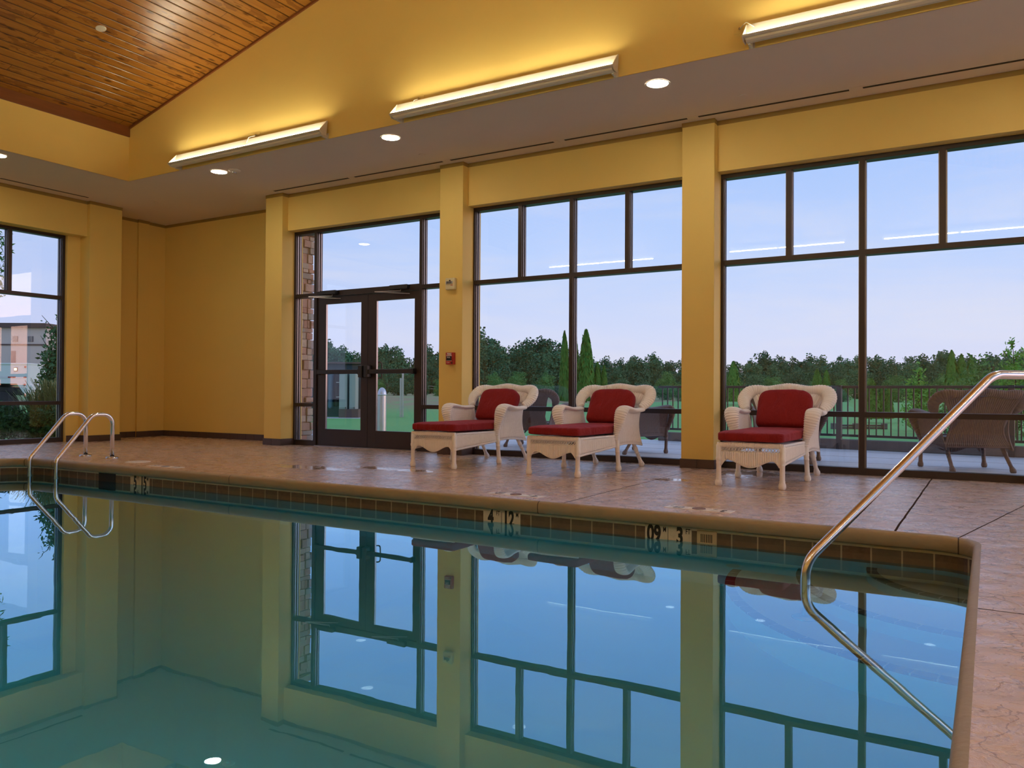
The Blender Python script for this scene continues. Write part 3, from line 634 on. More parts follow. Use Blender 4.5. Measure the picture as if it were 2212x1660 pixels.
def jbox(x,z,lab,cab):
    a=thing('junction_plate',lab,'junction plate',(x,VY1,z))
    m=MB(); m.box(-.055,.055,-.006,0,-.035,.035); m.build('cover_plate',M['wall'],a,bevel=.002)
    m=MB(); m.tube([(0,-.006,.004),(0,-.03,0),(.0,-.034,-.014)],.007,8); m.build('connector',M['flange'],a)
    m=MB(); m.tube(fillet([(0,-.034,-.012),cab[0],cab[1]],.02),.0035,6); m.build('power_cable',M['white'],a,smooth=True)
jbox(-7.615,3.876,'small painted junction plate above the uplight near the wood ceiling',((-.09,-.05,-.02),(-.12,-.06,-.085)))
jbox(-5.15,3.866,'small painted junction plate above the middle uplight',((-.05,-.04,-.015),(-.07,-.055,-.075)))
jbox(-1.796,3.835,'small painted junction plate at the left end of the right uplight',((.06,-.05,.03),(.13,-.06,-.03)))
def downlight(x,y,label,grp=None):
    a=thing('recessed_downlight',label,'light fixture',(x,y,ZS),group=grp)
    m=MB(); m.lathe([(.108,-.001),(.112,-.006),(.100,-.007),(.096,.0)],caps=False,seg=32); m.build('trim_ring',M['white'],a,smooth=True)
    m=MB(); m.lathe([(.098,-.0035),(.098,-.0015)],seg=32); m.build('lamp_lens',M['lamp'],a)
downlight(-8.66,6.99,'round recessed downlight beside the smoke detector')
downlight(-5.80,7.01,'round recessed downlight below the left end of the middle uplight')
downlight(-2.64,7.01,'round recessed downlight nearest the large pillar')
downlight(-10.43,5.14,'round recessed downlight cut by the left edge of the view')
for x,y in ((.55,7.01),(3.0,7.01),(-6.2,-.4),(-4.2,-.4),(-2.6,-.4),(-1.0,-.4),(.8,-.4),(2.9,3.0),(2.9,.6),(2.9,5.2)): downlight(x,y,'round recessed downlight out of view of the camera','downlights out of view of the camera')  # unseen downlights; the near and right-side ones are added as fill light
a=thing('smoke_detector','round cream smoke detector on the soffit beside a downlight','smoke detector',(-8.408,7.032,ZS))
m=MB(); m.lathe([(.078,0),(.080,-.010),(.070,-.022),(.045,-.030),(.0,-.030)],caps=False,seg=28); m.build('housing',M['soffit'],a,smooth=True)
m=MB(); m.lathe([(.030,-.028),(.028,-.046),(.0,-.050)],caps=False,seg=20); m.build('sensor_chamber',M['flange'],a,smooth=True)
for (x,y),lab in zip(((-10.89,7.656),(-5.886,7.705),(-2.04,7.713)),('small round sprinkler cover near the dark back corner','small round sprinkler cover left of the middle pillar','small round sprinkler cover right of the large pillar')):
    m=MB(); m.lathe([(.042,0),(.042,-.004),(.036,-.007),(.0,-.007)],caps=False,seg=24); tag(m.build('sprinkler_cover',M['soffit'],loc=(x,y,ZS)),lab,'sprinkler')
# cover on the sloping wood ceiling
d_=Vector((fw+rt*((218-1106)/FPX)-up*((61-830)/FPX))); nrm=Vector((-math.sin(ang),0,math.cos(ang)))
tt=(Vector((VX0,0,ZE))-CAM).dot(nrm)/d_.dot(nrm); P=CAM+d_*tt
m=MB(); m.lathe([(.055,0),(.055,-.006),(.048,-.009),(.0,-.009)],caps=False,seg=24); o=m.build('sprinkler_cover',M['white']); o.matrix_world=T(*P)@RY(-ang); tag(o,'round white sprinkler cover on the sloping wood ceiling','sprinkler')
def slot(x0,x1,y,label,axis='x'):
    a=thing('slot_diffuser',label,'air vent',(0,0,ZS))
    m=MB(); b=(x0-.06,x1+.06,y-.045,y+.045); 
    if axis=='y': b=(y-.045,y+.045,x0-.06,x1+.06)
    m.box(*b,-.0025,0); m.build('frame',M['soffit'],a)
    m=MB(); b=(x0,x1,y-.019,y+.019)
    if axis=='y': b=(y-.019,y+.019,x0,x1)
    m.box(*b,-.0045,-.002); m.build('slot',M['black'],a)
for (x0,x1),lab in zip(((-8.80,-7.39),(-7.28,-5.84),(-5.72,-4.28),(-4.14,-2.71),(-2.59,-1.14),(-1.02,.42)),('leftmost slot diffuser in the row over the windows','slot diffuser above the door, left of the middle pillar','slot diffuser starting at the middle pillar','slot diffuser ending left of the large pillar','slot diffuser starting right of the large pillar','rightmost slot diffuser, running out of view')):
    slot(x0,x1,8.06,lab)
slot(4.3,5.6,-11.52,'slot diffuser over the left wall, cut by the view edge','y') if False else slot(5.72,6.96,-11.52,'slot diffuser over the left wall window','y')
# ================================================================== POOL RAILS
def rail(name,label,pts,rads,r,flanges,uw=None):
    a=thing(name,label,'handrail',(0,0,0))
    m=MB(); m.tube(fillet(pts,rads,10),r,16); m.build('tube',M['steel'],a,smooth=True)
    for p in flanges:
        m=MB(); m.lathe([(.068,0),(.068,.008),(.058,.017),(.030,.022),(.026,.030)],seg=28,caps=False); m.build('flange',M['flange'],a,smooth=True,loc=p)
    return a
for x,lab in ((-9.208,'left tube of the stainless pool ladder'),(-8.686,'right tube of the stainless pool ladder')):
    pass
la=thing('pool_ladder','curved stainless steel ladder rails over the far left pool edge','pool ladder',(0,0,0))
for x in (-9.208,-8.686):
    m=MB(); m.tube(fillet([(x,5.566,0),(x,5.566,.505),(x,5.33,.505),(x,4.925,.02),(x,4.925,-.95)],[.118,.12,.10],10),.0225,16); m.build('ladder_rail',M['steel'],la,smooth=True)
    m=MB(); m.lathe([(.068,0),(.068,.008),(.058,.016),(.028,.020)],seg=28,caps=False); m.build('flange',M['flange'],la,smooth=True,loc=(x,5.566,0))
for z in (-.40,-.68):
    m=MB(); m.box(-9.19,-8.70,4.88,4.97,z-.012,z+.012); m.build('ladder_tread',M['flange'],la,bevel=.005)
def rp(t,z): return (-.81+.7071*t,4.284+.7071*t,z)
rail('pool_handrail','thick stainless handrail slanting up out of the pool steps at the right',
     [rp(0,-.80),rp(0,-.075),rp(1.165,.895),rp(1.78,.895),rp(1.78,.0)],[.16,.15,.15],.0243,[rp(0,-.806),rp(1.78,0)])
# ================================================================== WICKER FURNITURE
def cr(P,u):
    """Catmull-Rom through rows of numbers, u in 0..len-1"""
    n=len(P)-1; i=min(int(u),n-1); t=u-i
    a,b,c,d=[P[max(0,min(n,i+k))] for k in (-1,0,1,2)]
    return [.5*((2*q)+(-p+r)*t+(2*p-5*q+4*r-s)*t*t+(-p+3*q-3*r+s)*t**3) for p,q,r,s in zip(a,b,c,d)]
def wroll(mb,P,wmode,pitch=.0215,seg=16,amp=.13,sub=6,caps=True):
    """wicker wrapped roll: rows (x,y,z,halfwidth,halfthick); wmode 'x' wide axis along X, 'p' in the back plane"""
    S_=[cr(P,u/40) for u in range(40*(len(P)-1)+1)]; Lc=[0]
    for a,b in zip(S_,S_[1:]): Lc.append(Lc[-1]+math.dist(a[:3],b[:3]))
    n=int(Lc[-1]/pitch*sub); rings=[]; j=0
    for i in range(n+1):
        s=Lc[-1]*i/n
        while j<len(Lc)-2 and Lc[j+1]<s: j+=1
        t=(s-Lc[j])/max(1e-9,Lc[j+1]-Lc[j]); q=[a+(b-a)*t for a,b in zip(S_[j],S_[j+1])]
        tn=(Vector(S_[min(j+1,len(S_)-1)][:3])-Vector(S_[j][:3])).normalized()
        if wmode=='x': w=Vector((1,0,0)) if abs(tn.x)<.9 else Vector((0,0,1))
        else: w=tn.cross(Vector((0,-1,.25)).normalized())
        w=(w-tn*w.dot(tn)).normalized(); h=tn.cross(w).normalized(); k=1-amp+amp*abs(math.sin(PI*s/pitch))**.7
        rings.append(mb.ring([Vector(q[:3])+w*(q[3]*k*math.cos(a))+h*(q[4]*k*math.sin(a)) for a in [2*PI*m_/seg for m_ in range(seg)]]))
    for a,b in zip(rings,rings[1:]):
        for m_ in range(seg): r=(m_+1)%seg; mb.face((a+m_,a+r,b+r,b+m_))
    if caps: mb.face([rings[0]+m_ for m_ in range(seg)][::-1]); mb.face([rings[-1]+m_ for m_ in range(seg)])
def sheet(mb,f,ribs,nv,th=.006,amp=.0075,sub=6):
    """vertical ribbed wicker panel f(u,v); ribs run along v"""
    nu=ribs*sub; G=[]
    for side in (1,-1):
        g=[]
        for i in range(nu+1):
            u=i/nu; d_=th/2+amp*abs(math.sin(PI*ribs*u))**.7; row=[]
            for j in range(nv+1):
                v=j/nv; p=f(u,v); e=1e-3
                a=f(min(1,u+e),v)-f(max(0,u-e),v); b=f(u,min(1,v+e))-f(u,max(0,v-e)); n=a.cross(b); n=n.normalized() if n.length>1e-12 else Vector((0,1,0))
                wv=.0012*math.sin(j*2.4+(i//sub)*PI)
                row.append(p+n*side*(d_+wv))
            g.append(mb.ring(row))
        G.append(g)
    for s,g in enumerate(G):
        for i in range(nu):
            for j in range(nv):
                q=(g[i]+j,g[i+1]+j,g[i+1]+j+1,g[i]+j+1); mb.face(q if s==0 else q[::-1])
    a,b=G
    for i in range(nu):
        mb.face((a[i],b[i],b[i+1],a[i+1])); mb.face((a[i]+nv,a[i+1]+nv,b[i+1]+nv,b[i]+nv))
    mb.face([a[0]+j for j in range(nv+1)]+[b[0]+j for j in range(nv,-1,-1)]); mb.face([a[nu]+j for j in range(nv,-1,-1)]+[b[nu]+j for j in range(nv+1)])
def leg(mb,p,q,r0_,r1_):
    """turned wicker leg from the ball foot p up to q"""
    p,q=Vector(p),Vector(q); d_=(q-p).normalized(); Lr=(q-p).length
    pts=[];rr=[]
    for s,r in ((0,.020),(.006,.027),(.022,.0315),(.040,.030),(.054,.0245),(.060,.0225),(.066,.0245),(.072,r0_),(.19,r0_),(.192,r0_+.002),(.20,r0_+.002),(.202,r0_)):
        pts.append(p+d_*s); rr.append(r)
    pts.append(p+d_*(Lr*.62)); rr.append(r1_); pts.append(p+d_*(Lr*.64)); rr.append(r1_+.003); pts.append(p+d_*(Lr*.70)); rr.append(r1_+.003); pts.append(p+d_*(Lr*.71)); rr.append(r1_); pts.append(q); rr.append(r1_)
    mb.tube(pts,rr,12)
def cushion(name,size,e1,etop,ebot,mat,parent,Mx,wr=.006,seed=0,nu=72,nv=28):
    a,b,c=[s/2 for s in size]; mb=MB(); rings=[]
    sg=lambda v,e:math.copysign(abs(v)**e,v)
    for j in range(nv+1):
        ph=-PI/2+PI*j/nv; ring=[]
        for i in range(nu):
            t=2*PI*i/nu; e=etop if math.sin(t)>0 else ebot
            p=Vector((a*sg(math.cos(ph),e1)*sg(math.cos(t),e),b*sg(math.cos(ph),e1)*sg(math.sin(t),e),c*sg(math.sin(ph),e1)))
            nn=mnoise.noise(Vector((p.x*6+seed,p.y*6,p.z*3)))+.6*mnoise.noise(Vector((p.x*16+seed,p.y*5,p.z*3)))
            p+=Vector((p.x/a*.5,p.y/b*.5,p.z/c)).normalized()*wr*nn
            ring.append(p)
        rings.append(mb.ring(ring))
    for x,y in zip(rings,rings[1:]):
        for i in range(nu): q=(i+1)%nu; mb.face((x+i,x+q,y+q,y+i))
    o=mb.build(name,mat,parent,smooth=True); o.matrix_local=Mx; return o
def wicker_chair(kind,label,cat,W,Fab,ext=True,group=None,sx=1.,cush=True):
    t=thing('wicker_chaise' if ext else 'wicker_armchair',label,cat,(0,0,0),0,group)
    oy=0 if ext else -1.12
    def V(x,y,z): return Vector((x*sx,y+oy,z))
    def rows(P): return [(x*sx,y+oy,z,w,h) for x,y,z,w,h in P]
    # legs
    L_=[]
    if ext: L_+=[((s*.262,0,0),(s*.262,.004,.35),.0215,.0235) for s in (-1,1)]
    L_+=[((s*.312,.79,0),(s*.298,.765,.36),.0215,.0225) for s in (-1,1)]+[((s*.275,1.47,0),(s*.255,1.245,.29),.0195,.0215) for s in (-1,1)]
    for p,q,a,b in L_:
        m=MB(); leg(m,V(*p),V(*q),a,b); m.build('leg',W,t,smooth=True)
    # arms
    for s in (-1,1):
        m=MB()
        A=[(.300,.750,.315,.026,.024),(.312,.738,.39,.036,.028),(.335,.728,.47,.050,.032),(.352,.728,.545,.064,.036),(.362,.748,.600,.071,.036),(.364,.795,.630,.070,.030),(.362,.87,.628,.066,.026),(.358,.98,.612,.062,.025),(.358,1.10,.604,.058,.025),(.356,1.24,.610,.050,.024)]
        wroll(m,[(x*s*sx,y+oy,z,w,h) for x,y,z,w,h in A],'x')
        def side(u,v,s=s):
            yr=1.225+.16*(1-v)**2+.03*v; y=.765+(yr-.765)*u
            zt=.60; zb=.255+.02*math.sin(PI*u)-.02*u
            return V(s*(.292+.045*v*v+.012*(1-v)*u),y,zb+(zt-zb)*v)
        sheet(m,side,26,10)
        m.tube([side(i/12,0) for i in range(13)],.011,8); m.tube([side(1,i/12) for i in range(13)],.010,8)
        m.build('arm',W,t,smooth=True)
    # back: frame roll and panel
    B=[(.352,1.25,.632,.040,.030),(.385,1.30,.672,.058,.034),(.402,1.36,.735,.070,.036),(.372,1.425,.795,.070,.036),(.300,1.455,.822,.056,.034),(.200,1.465,.820,.047,.032),(.100,1.472,.835,.046,.032),(0,1.475,.847,.046,.032)]
    B=B+[(-x,y,z,w,h) for x,y,z,w,h in B[-2::-1]]
    m=MB(); wroll(m,rows(B),'p'); m.build('back_frame',W,t,smooth=True)
    m=MB()
    def back(u,v):
        zt=.80-.0*u; x=(u-.5)*2
        if v>.45: hw=.24+.11*((v-.45)/.55)**1.3
        else: hw=.225+.07*((.45-v)/.45)**2*(1 if not ext else .4)+.015
        z=.26+(.80-.26)*v; y=1.44-.20*(1-v)+ (.10*((.35-v)/.35)**2 if v<.35 else 0)+.012
        return V(x*hw,y,z)
    if ext: 
        # upper ribbed field, open cross band, then the narrow lower splat
        sheet(m,lambda u,v: back(u,.74+.26*v),32,8); sheet(m,lambda u,v: back(.5+(u-.5)*.62,.0+.62*v),20,10)
        a=[back(i/40,.74) for i in range(41)]; b=[back(i/40,.625) for i in range(41)]
        m.tube(a,.008,6); m.tube(b,.008,6)
        for i in range(0,40,1):
            m.tube([a[i],b[i+1]],.0032,5,caps=False); m.tube([a[i+1],b[i]],.0032,5,caps=False)
    else: sheet(m,back,32,22)
    for s in (0,1): m.tube([back(s,i/16) for i in range(17)],.011,8) if not ext else m.tube([back(s,.62+.38*i/12) for i in range(13)],.011,8)
    m.tube([back(i/20,0) for i in range(21)],.010,8)
    m.build('back_panel',W,t,smooth=True)
    # seat base
    y0=0 if ext else .765
    m=MB()
    hwf=.262 if ext else .298
    def hw_(y): return hwf+(.295-hwf)*min(1,max(0,(y-y0)/.75))
    for s in (-1,1):
        y1_=.765 if ext else 1.24
        def sd(u,v,s=s): 
            y=y0+(y1_-y0)*u; zb=.200+.055*u if ext else .25; return V(s*(hw_(y)-.004),y,zb+(.345-zb)*v)
        sheet(m,sd,42 if ext else 26,6); m.tube([sd(i/10,0)-Vector((0,0,.006)) for i in range(11)],.012,8); m.tube([sd(i/10,1)+Vector((0,0,.006)) for i in range(11)],.014,8)
    def zb(x):
        q=abs(x)/(hwf-.025)
        return .172+.062*(1-math.cos(PI*min(1,q/.82)))/2-(.045*((q-.82)/.18)**1.5 if q>.82 else 0)
    def fr_(u,v):
        x=(u-.5)*2*(hwf-.018); b=zb(x); return V(x,y0-.004,b+(.296-b)*v)
    sheet(m,fr_,27,8); m.tube([fr_(i/40,0) for i in range(41)],.009,8)
    xs=[(-1+2*i/18)*(hwf-.022) for i in range(19)]
    m.tube([V(xs[0],y0,.298),V(xs[-1],y0,.298)],.005,6); m.tube([V(xs[0],y0,.337),V(xs[-1],y0,.337)],.005,6)
    for a,b in zip(xs,xs[1:]):
        m.tube([V(a,y0-.003,.298),V(b+.004,y0-.003,.338)],.0033,5); m.tube([V(b,y0+.003,.298),V(a-.004,y0+.003,.338)],.0033,5)
    m.box((-hwf+.01)*sx,(hwf-.01)*sx,y0+oy+.01,1.25+oy,.346,.356)
    m.build('seat_base',W,t,smooth=True)
    m=MB(); wroll(m,rows([(-hwf-.012,y0,.352,.022,.020),(0,y0-.004,.354,.022,.021),(hwf+.012,y0,.352,.022,.020)]),'p',.0165,12,.16); m.build('front_rail',W,t,smooth=True)
    if cush:
        cushion('seat_cushion',(.555,1.24,.092),.32,.13,.10,Fab,t,T(0,.595+oy,.420),.007,cush)
        cushion('back_cushion',(.50,.40,.135),.50,.52,.22,Fab,t,T(0.01,1.245+oy,.640)@RX(math.radians(62)),.012,cush+9)
    return t
c1=wicker_chair('w','white wicker chaise with red cushions closest to the doors','chaise',M['wicker'],M['fabric'],cush=1)
c1.location=(-4.93,6.675,0); c1['group']='white wicker chaises by the windows'
c2=dup(c1,(-3.53,6.665,0),math.radians(-1.5),'white wicker chaise with red cushions in the middle of the three')
c3=dup(c1,(-1.72,6.75,0),0,'white wicker chaise with red cushions standing right of the large pillar')
b1=wicker_chair('b','brown wicker armchair on the patio seen from behind, beyond the slanting handrail','armchair',M['brownwicker'],M['fabric'],ext=False,sx=1.12,cush=0,group='brown wicker armchairs on the patio')
PZ=-.03
b1.location=(-.22,10.05,PZ); b1.rotation_euler=(0,0,math.radians(207))
dup(b1,(-2.12,10.0,PZ),math.radians(186),'brown wicker armchair on the patio hidden behind the right-hand white chaise')
dup(b1,(-4.25,10.3,PZ),math.radians(150),'brown wicker armchair on the patio behind the middle white chaise')
dup(b1,(-5.95,10.6,PZ),math.radians(185),'brown wicker armchair on the patio behind the white chaise nearest the doors')
# ================================================================== OUTSIDE
def hgt(x,y):
    D=F2.x*x+F2.y*y; l=r0.x*x+r0.y*y
    px=1106+FPX*l/max(D,6)
    if D<22: return -.10
    k=max(0,min(1,(D-24)/22)); k=k*k*(3-2*k)
    top=.62 if px<1150 else .38
    k2=max(0,min(1,(D-55)/50)); top+=0
    return -.10+k*top+k2*.3+.10*mnoise.noise(Vector((x*.12,y*.12,0)))*k
mb=MB(); n=70; x0,x1,y0,y1=-150,90,-40,170; idx=[]
xsn=[x0+(x1-x0)*i/n for i in range(n+1)]; ysn=[8.66+(y1-8.66)*(j/n)**1.6 for j in range(n+1)]
g=mb.ring([(x,y,hgt(x,y)) for y in ysn for x in xsn])
for j in range(n):
    for i in range(n): a=g+j*(n+1)+i; mb.face((a,a+1,a+n+2,a+n+1))
a=mb.ring([(-150,-40,-.10),(-12.5,-40,-.10),(-12.5,8.66,-.10),(-150,8.66,-.10)]); mb.face((a,a+1,a+2,a+3))
lw=mb.build('lawn',M['lawn'],smooth=True); tag(lw,'green lawn rising to a dry bank beyond the windows','lawn',kind='structure')
pa=MB(); pa.poly([(-13,8.63),(6.5,8.63),(6.5,11.45),(-4.95,13.38),(-13,12.1)],-.20,PZ); o=pa.build('patio',M['concrete']); tag(o,'pale concrete patio slab outside the windows','patio',kind='structure')
# small score lines across the patio
m=MB()
for k in range(4): m.box(-13,6,9.35+k*.95,9.358+k*.95,PZ-.001,PZ+.0012)
m.build('score_line',M['curb'],o)
# railing
RA,RB=Vector((-4.95,13.22,PZ)),Vector((4.4,11.80,PZ)); dR=(RB-RA); Lr=dR.length; aR=math.atan2(dR.y,dR.x)
rl=thing('patio_railing','dark metal picket railing on a low curb along the patio edge','railing',RA,aR)
m=MB(); m.box(0,Lr,.0,.16,0,.145); m.build('curb',M['curb'],rl,bevel=.01)
m=MB(); m.box(-.02,Lr,.045,.105,.905,.945); m.build('top_rail',M['rail'],rl,bevel=.006)
m=MB(); m.box(-.02,Lr,.055,.095,.185,.220); m.build('bottom_rail',M['rail'],rl)
npk=int(Lr/.100)
pos=[.05+i*.100 for i in range(npk)]
for i,x in enumerate(pos):
    post=i%22==8
    m=MB()
    if post: m.box(x-.035,x+.035,-.04,.03,-.0,.95); m.build('post',M['rail'],rl)
    else: m.box(x-.008,x+.008,.067,.083,.2,.91); m.build('picket',M['rail'],rl)
# stone pilaster beside the entrance
m=MB(); z=-.1; rr=random.Random(3)
while z<3.22:
    h=rr.uniform(.06,.15); 
    for (a0,a1,ax) in ((-9.62,-9.06,'x'),(8.64,9.12,'y')):
        u=a0
        while u<a1-.02:
            w=rr.uniform(.09,.26); w=min(w,a1-u); dz=rr.uniform(-.004,.004); o_=rr.uniform(-.02,.045)
            if ax=='x': m.box(u+.004,u+w-.004,9.0,9.10+o_,z+.004+dz,z+h-.004+dz)
            else: m.box(-9.18,-9.075+o_,u+.004,u+w-.004,z+.004+dz,z+h-.004+dz)
            u+=w
    z+=h
m.box(-9.60,-9.10,9.0,9.08,-.1,3.22); m.box(-9.19,-9.085,8.63,9.08,-.1,3.22); m.box(-9.30,-9.0,8.63,9.2,3.20,3.30)
o=m.build('stone_pilaster',M['stone'],bevel=.010); tag(o,'stacked ledge-stone pilaster outside beside the glass doors','stone pilaster')
# bollard and sign posts
b=thing('bollard','domed steel bollard standing on the lawn outside the right door','bollard',(-11.65,13.85,-.10))
m=MB(); m.lathe([(.098,0),(.098,.80)],seg=28); m.build('post',M['galv'],b,smooth=False)
m=MB(); m.lathe([(.101,.80),(.101,.835)],seg=28); m.lathe([(.098,.835),(.090,.89),(.068,.94),(.035,.972),(.0,.982)],seg=28,caps=False); m.build('dome_cap',M['galv'],b,smooth=True)
p=at(868,27); s=thing('sign_post','slim pair of metal posts on the lawn seen through the right door','post',(p.x,p.y,-.1),YAW)
for dx,h in ((-.035,1.35),(.035,1.58)):
    m=MB(); m.box(dx-.028,dx+.028,-.03,.03,0,h); m.build('post',M['galv'],s)
# electrical enclosure
p=at(700,26); e=thing('utility_enclosure','grey-green electrical cabinets in front of a dark wall beyond the left door','utility cabinet',(p.x,p.y,-.1),YAW)
k=26/FPX
def bx(name,pa,pb,ya,yb,za,zb,mat,parent=e,bev=.01):
    m=MB(); m.box((pa-700)*k,(pb-700)*k,ya,yb,za,zb); return m.build(name,mat,parent,bevel=bev)
ZY=lambda y:.78+(851-y)*k+.1
bx('enclosure_wall',600,779,1.3,1.5,0,ZY(788),M['darkcab']); bx('roof_edge',600,781,1.15,1.55,ZY(788),ZY(784),M['timber'])
bx('corner_post',779,783.5,1.2,1.5,0,ZY(786),M['cabinet']); bx('base_slab',640,784,-.1,1.4,-.02,.03,M['concrete'])
for a_,b_ in ((729,746.5),(751,765)):
    c_=bx('cabinet',a_,b_,.25,.75,ZY(889),ZY(806),M['cabinet'])
    bx('cabinet_door',a_+1,b_-1,.235,.252,ZY(886),ZY(812),M['cabinet'],c_,.004); bx('door_handle',b_-3.2,b_-2.4,.21,.24,ZY(888),ZY(884),M['ink'],c_,.002)
bx('plinth',729,772,.2,.9,0,ZY(889),M['timber']); bx('tall_tank',702,711,.4,.9,ZY(888),ZY(808),M['teal'],bev=.06); bx('tall_tank',669,690,.5,1.1,ZY(888),ZY(815),M['teal'],bev=.06)
for yy in (830,862): bx('pipe_bracket',722,729,.3,.36,ZY(yy+1.4),ZY(yy),M['galv'],bev=0)
bx('duct',712,722,.6,.9,ZY(884),ZY(812),M['ink'],bev=.03)
# timbers on the lawn
for px,lab in ((1826,'low brown timber rail on the lawn, the left one'),(1888,'low brown timber rail on the lawn, the right one')):
    p=at(px,20.5); t=thing('timber_rail',lab,'timber rail',(p.x,p.y,-.1),YAW+.05)
    for zz in (.06,.12):
        m=MB(); m.box(-.24,.21,-.04,.04,zz-.052,zz-.004+.001); m.build('beam',M['timber'],t,bevel=.006)
    for xx in (-.30,.27):
        m=MB(); m.box(xx-.055,xx+.055,-.07,.07,0,.15); m.build('end_block',M['curb'],t,bevel=.01)
# utility poles with wires
p=at(835,70); u=thing('utility_pole','thin utility pole with crossarms at the foot of the woods','utility pole',(p.x,p.y,.2),YAW)
m=MB(); m.tube([(0,0,0),(0,0,1.35)],.05,8); m.build('pole',M['bark'],u)
for zz in (1.25,1.0):
    m=MB(); m.box(-.7 if zz>1.1 else -.4,.7 if zz>1.1 else .4,-.04,.04,zz,zz+.07); m.build('crossarm',M['curb'],u)
m=MB(); m.tube([(-12,0,1.45),(-6,0,1.2),(0,0,1.3),(6,0,1.0),(14,0,.9)],.012,5); m.tube([(-12,0,1.15),(-6,0,.95),(0,0,1.05),(6,0,.8),(14,0,.7)],.012,5); m.build('wire',M['galv'],u)
# ------------------------------------------------------------------ plants
def leaves(mb,blobs,n,size,seed,up=0.,shell=.72,asp=1.):
    rg=random.Random(seed); W_=[b[3]*b[4]*(b[5] if len(b)>5 else b[4]) for b in blobs]; tot=sum(W_)
    for b,w in zip(blobs,W_):
        for _ in range(int(n*w/tot)):
            d_=Vector((rg.gauss(0,1),rg.gauss(0,1),rg.gauss(0,1))).normalized(); k=rg.uniform(shell,1.05)
            c=Vector((b[0]+d_.x*b[3]*k,b[1]+d_.y*b[3]*k,b[2]+d_.z*b[4]*k))
            nn=(d_*.7+Vector((rg.gauss(0,1),rg.gauss(0,1),rg.gauss(0,.8)))*.6).normalized()
            t=Vector((rg.gauss(0,1),rg.gauss(0,1),rg.gauss(0,1)+up*3)); t=(t-nn*t.dot(nn)).normalized(); s_=nn.cross(t)
            L1=size*rg.uniform(.55,1.35); w1=L1*.45*asp
            a=mb.ring([c-t*L1*.5,c+s_*w1*.5+nn*L1*.06,c+t*L1*.5,c-s_*w1*.5+nn*L1*.06]); mb.face((a,a+1,a+2,a+3))
def core(mb,b,k=.80,seg=9):
    pr=[]; n=6
    rings=[]
    for j in range(n+1):
        ph=-PI/2+PI*j/n
        rings.append(mb.ring([(b[0]+b[3]*k*math.cos(ph)*math.cos(2*PI*i/seg)*(1+.12*math.sin(i*2.3+j)),b[1]+b[3]*k*math.cos(ph)*math.sin(2*PI*i/seg),b[2]+b[4]*k*math.sin(ph)) for i in range(seg)]))
    for x,y in zip(rings,rings[1:]):
        for i in range(seg): q=(i+1)%seg; mb.face((x+i,x+q,y+q,y+i))
def tree_proto(label,group,mat,seed,H=8.,n=5200,leaf=.34,cat='tree'):
    rg=random.Random(seed); t=thing('forest_tree',label,cat,(0,0,0),0,group)
    m=MB(); m.tube([(0,0,-.4),(.05,0,H*.3),(0,.05,H*.7)],[H*.022,H*.017,H*.008],8); m.build('trunk',M['bark'],t)
    bl=[(0,0,H*.36,H*.27,H*.38),(rg.uniform(-.08,.08)*H,0,H*.66,H*.17,H*.22)]
    for i in range(15):
        a=rg.uniform(0,2*PI); zz=rg.uniform(.06,.86); r=H*(.22*(1-abs(zz-.45)))*rg.uniform(.7,1.15); bl.append((r*math.cos(a),r*math.sin(a),H*zz,H*rg.uniform(.09,.16),H*rg.uniform(.08,.14)))
    for _ in range(3): bl.append((rg.uniform(-.07,.07)*H,rg.uniform(-.07,.07)*H,H*rg.uniform(.84,.92),H*.065,H*.08))
    m=MB(); leaves(m,bl,n,leaf,seed,shell=.55,asp=1.6)
    for b in bl[:2]: core(m,b,.66)
    m.build('crown',mat,t); return t
GF='deciduous trees of the distant woods'
prof=[(420,758),(560,760),(650,758),(690,738),(720,730),(760,742),(785,760),(800,752),(830,735),(860,745),(900,768),(930,742),(950,736),(985,738),(1030,702),(1050,706),(1070,722),(1100,750),(1120,732),(1150,722),(1200,728),(1230,745),(1290,770),(1320,757),(1345,775),(1370,758),(1400,750),(1435,773),(1465,768),(1570,776),(1620,768),(1650,753),(1700,768),(1750,762),(1800,768),(1830,765),(1880,762),(1950,768),(1990,756),(2040,752),(2080,773),(2130,757),(2212,750),(2600,750)]
def ptop(x):
    for (a,ya),(b,yb) in zip(prof,prof[1:]):
        if a<=x<=b: return ya+(yb-ya)*(x-a)/(b-a)
    return 755
protos=[tree_proto('dark green broadleaf tree in the distant woods beyond the lawn',GF,M['leafdark'],s) for s in (11,12,13,14)]
protos2=[tree_proto('mid green lower tree along the front edge of the woods',GF+' at the front edge',M['leafmid'],s,leaf=.26) for s in (21,22)]
used=set(); rg=random.Random(5)
def put(P,px,D,ytop,base=None,rad=1.):
    p=at(px,D); zb=hgt(p.x,p.y) if base is None else base; zt=.78+(848.9+.0062*(px-1106)-ytop)/FPX*D; s=(zt-zb)/8.
    q=P[rg.randrange(len(P))]; sc=(s*rad*rg.uniform(.95,1.15),s*rad*rg.uniform(.95,1.15),s)
    if q.name not in used: used.add(q.name); q.location=(p.x,p.y,zb-.05); q.rotation_euler=(0,0,rg.uniform(0,6)); q.scale=sc
    else: dup(q,(p.x,p.y,zb-.05),rg.uniform(0,6),scale=sc)
x=430
while x<2560: put(protos,x,rg.uniform(88,100),ptop(x)+rg.uniform(-3,6),rad=1.05); x+=rg.uniform(27,40)
x=440
while x<2560: put(protos,x,rg.uniform(70,80),ptop(x)+rg.uniform(14,34),rad=1.1); x+=rg.uniform(42,58)
x=450
while x<2560: put(protos2 if rg.random()<.6 else protos,x,rg.uniform(52,62),rg.uniform(796,818),rad=1.35); x+=rg.uniform(42,62)
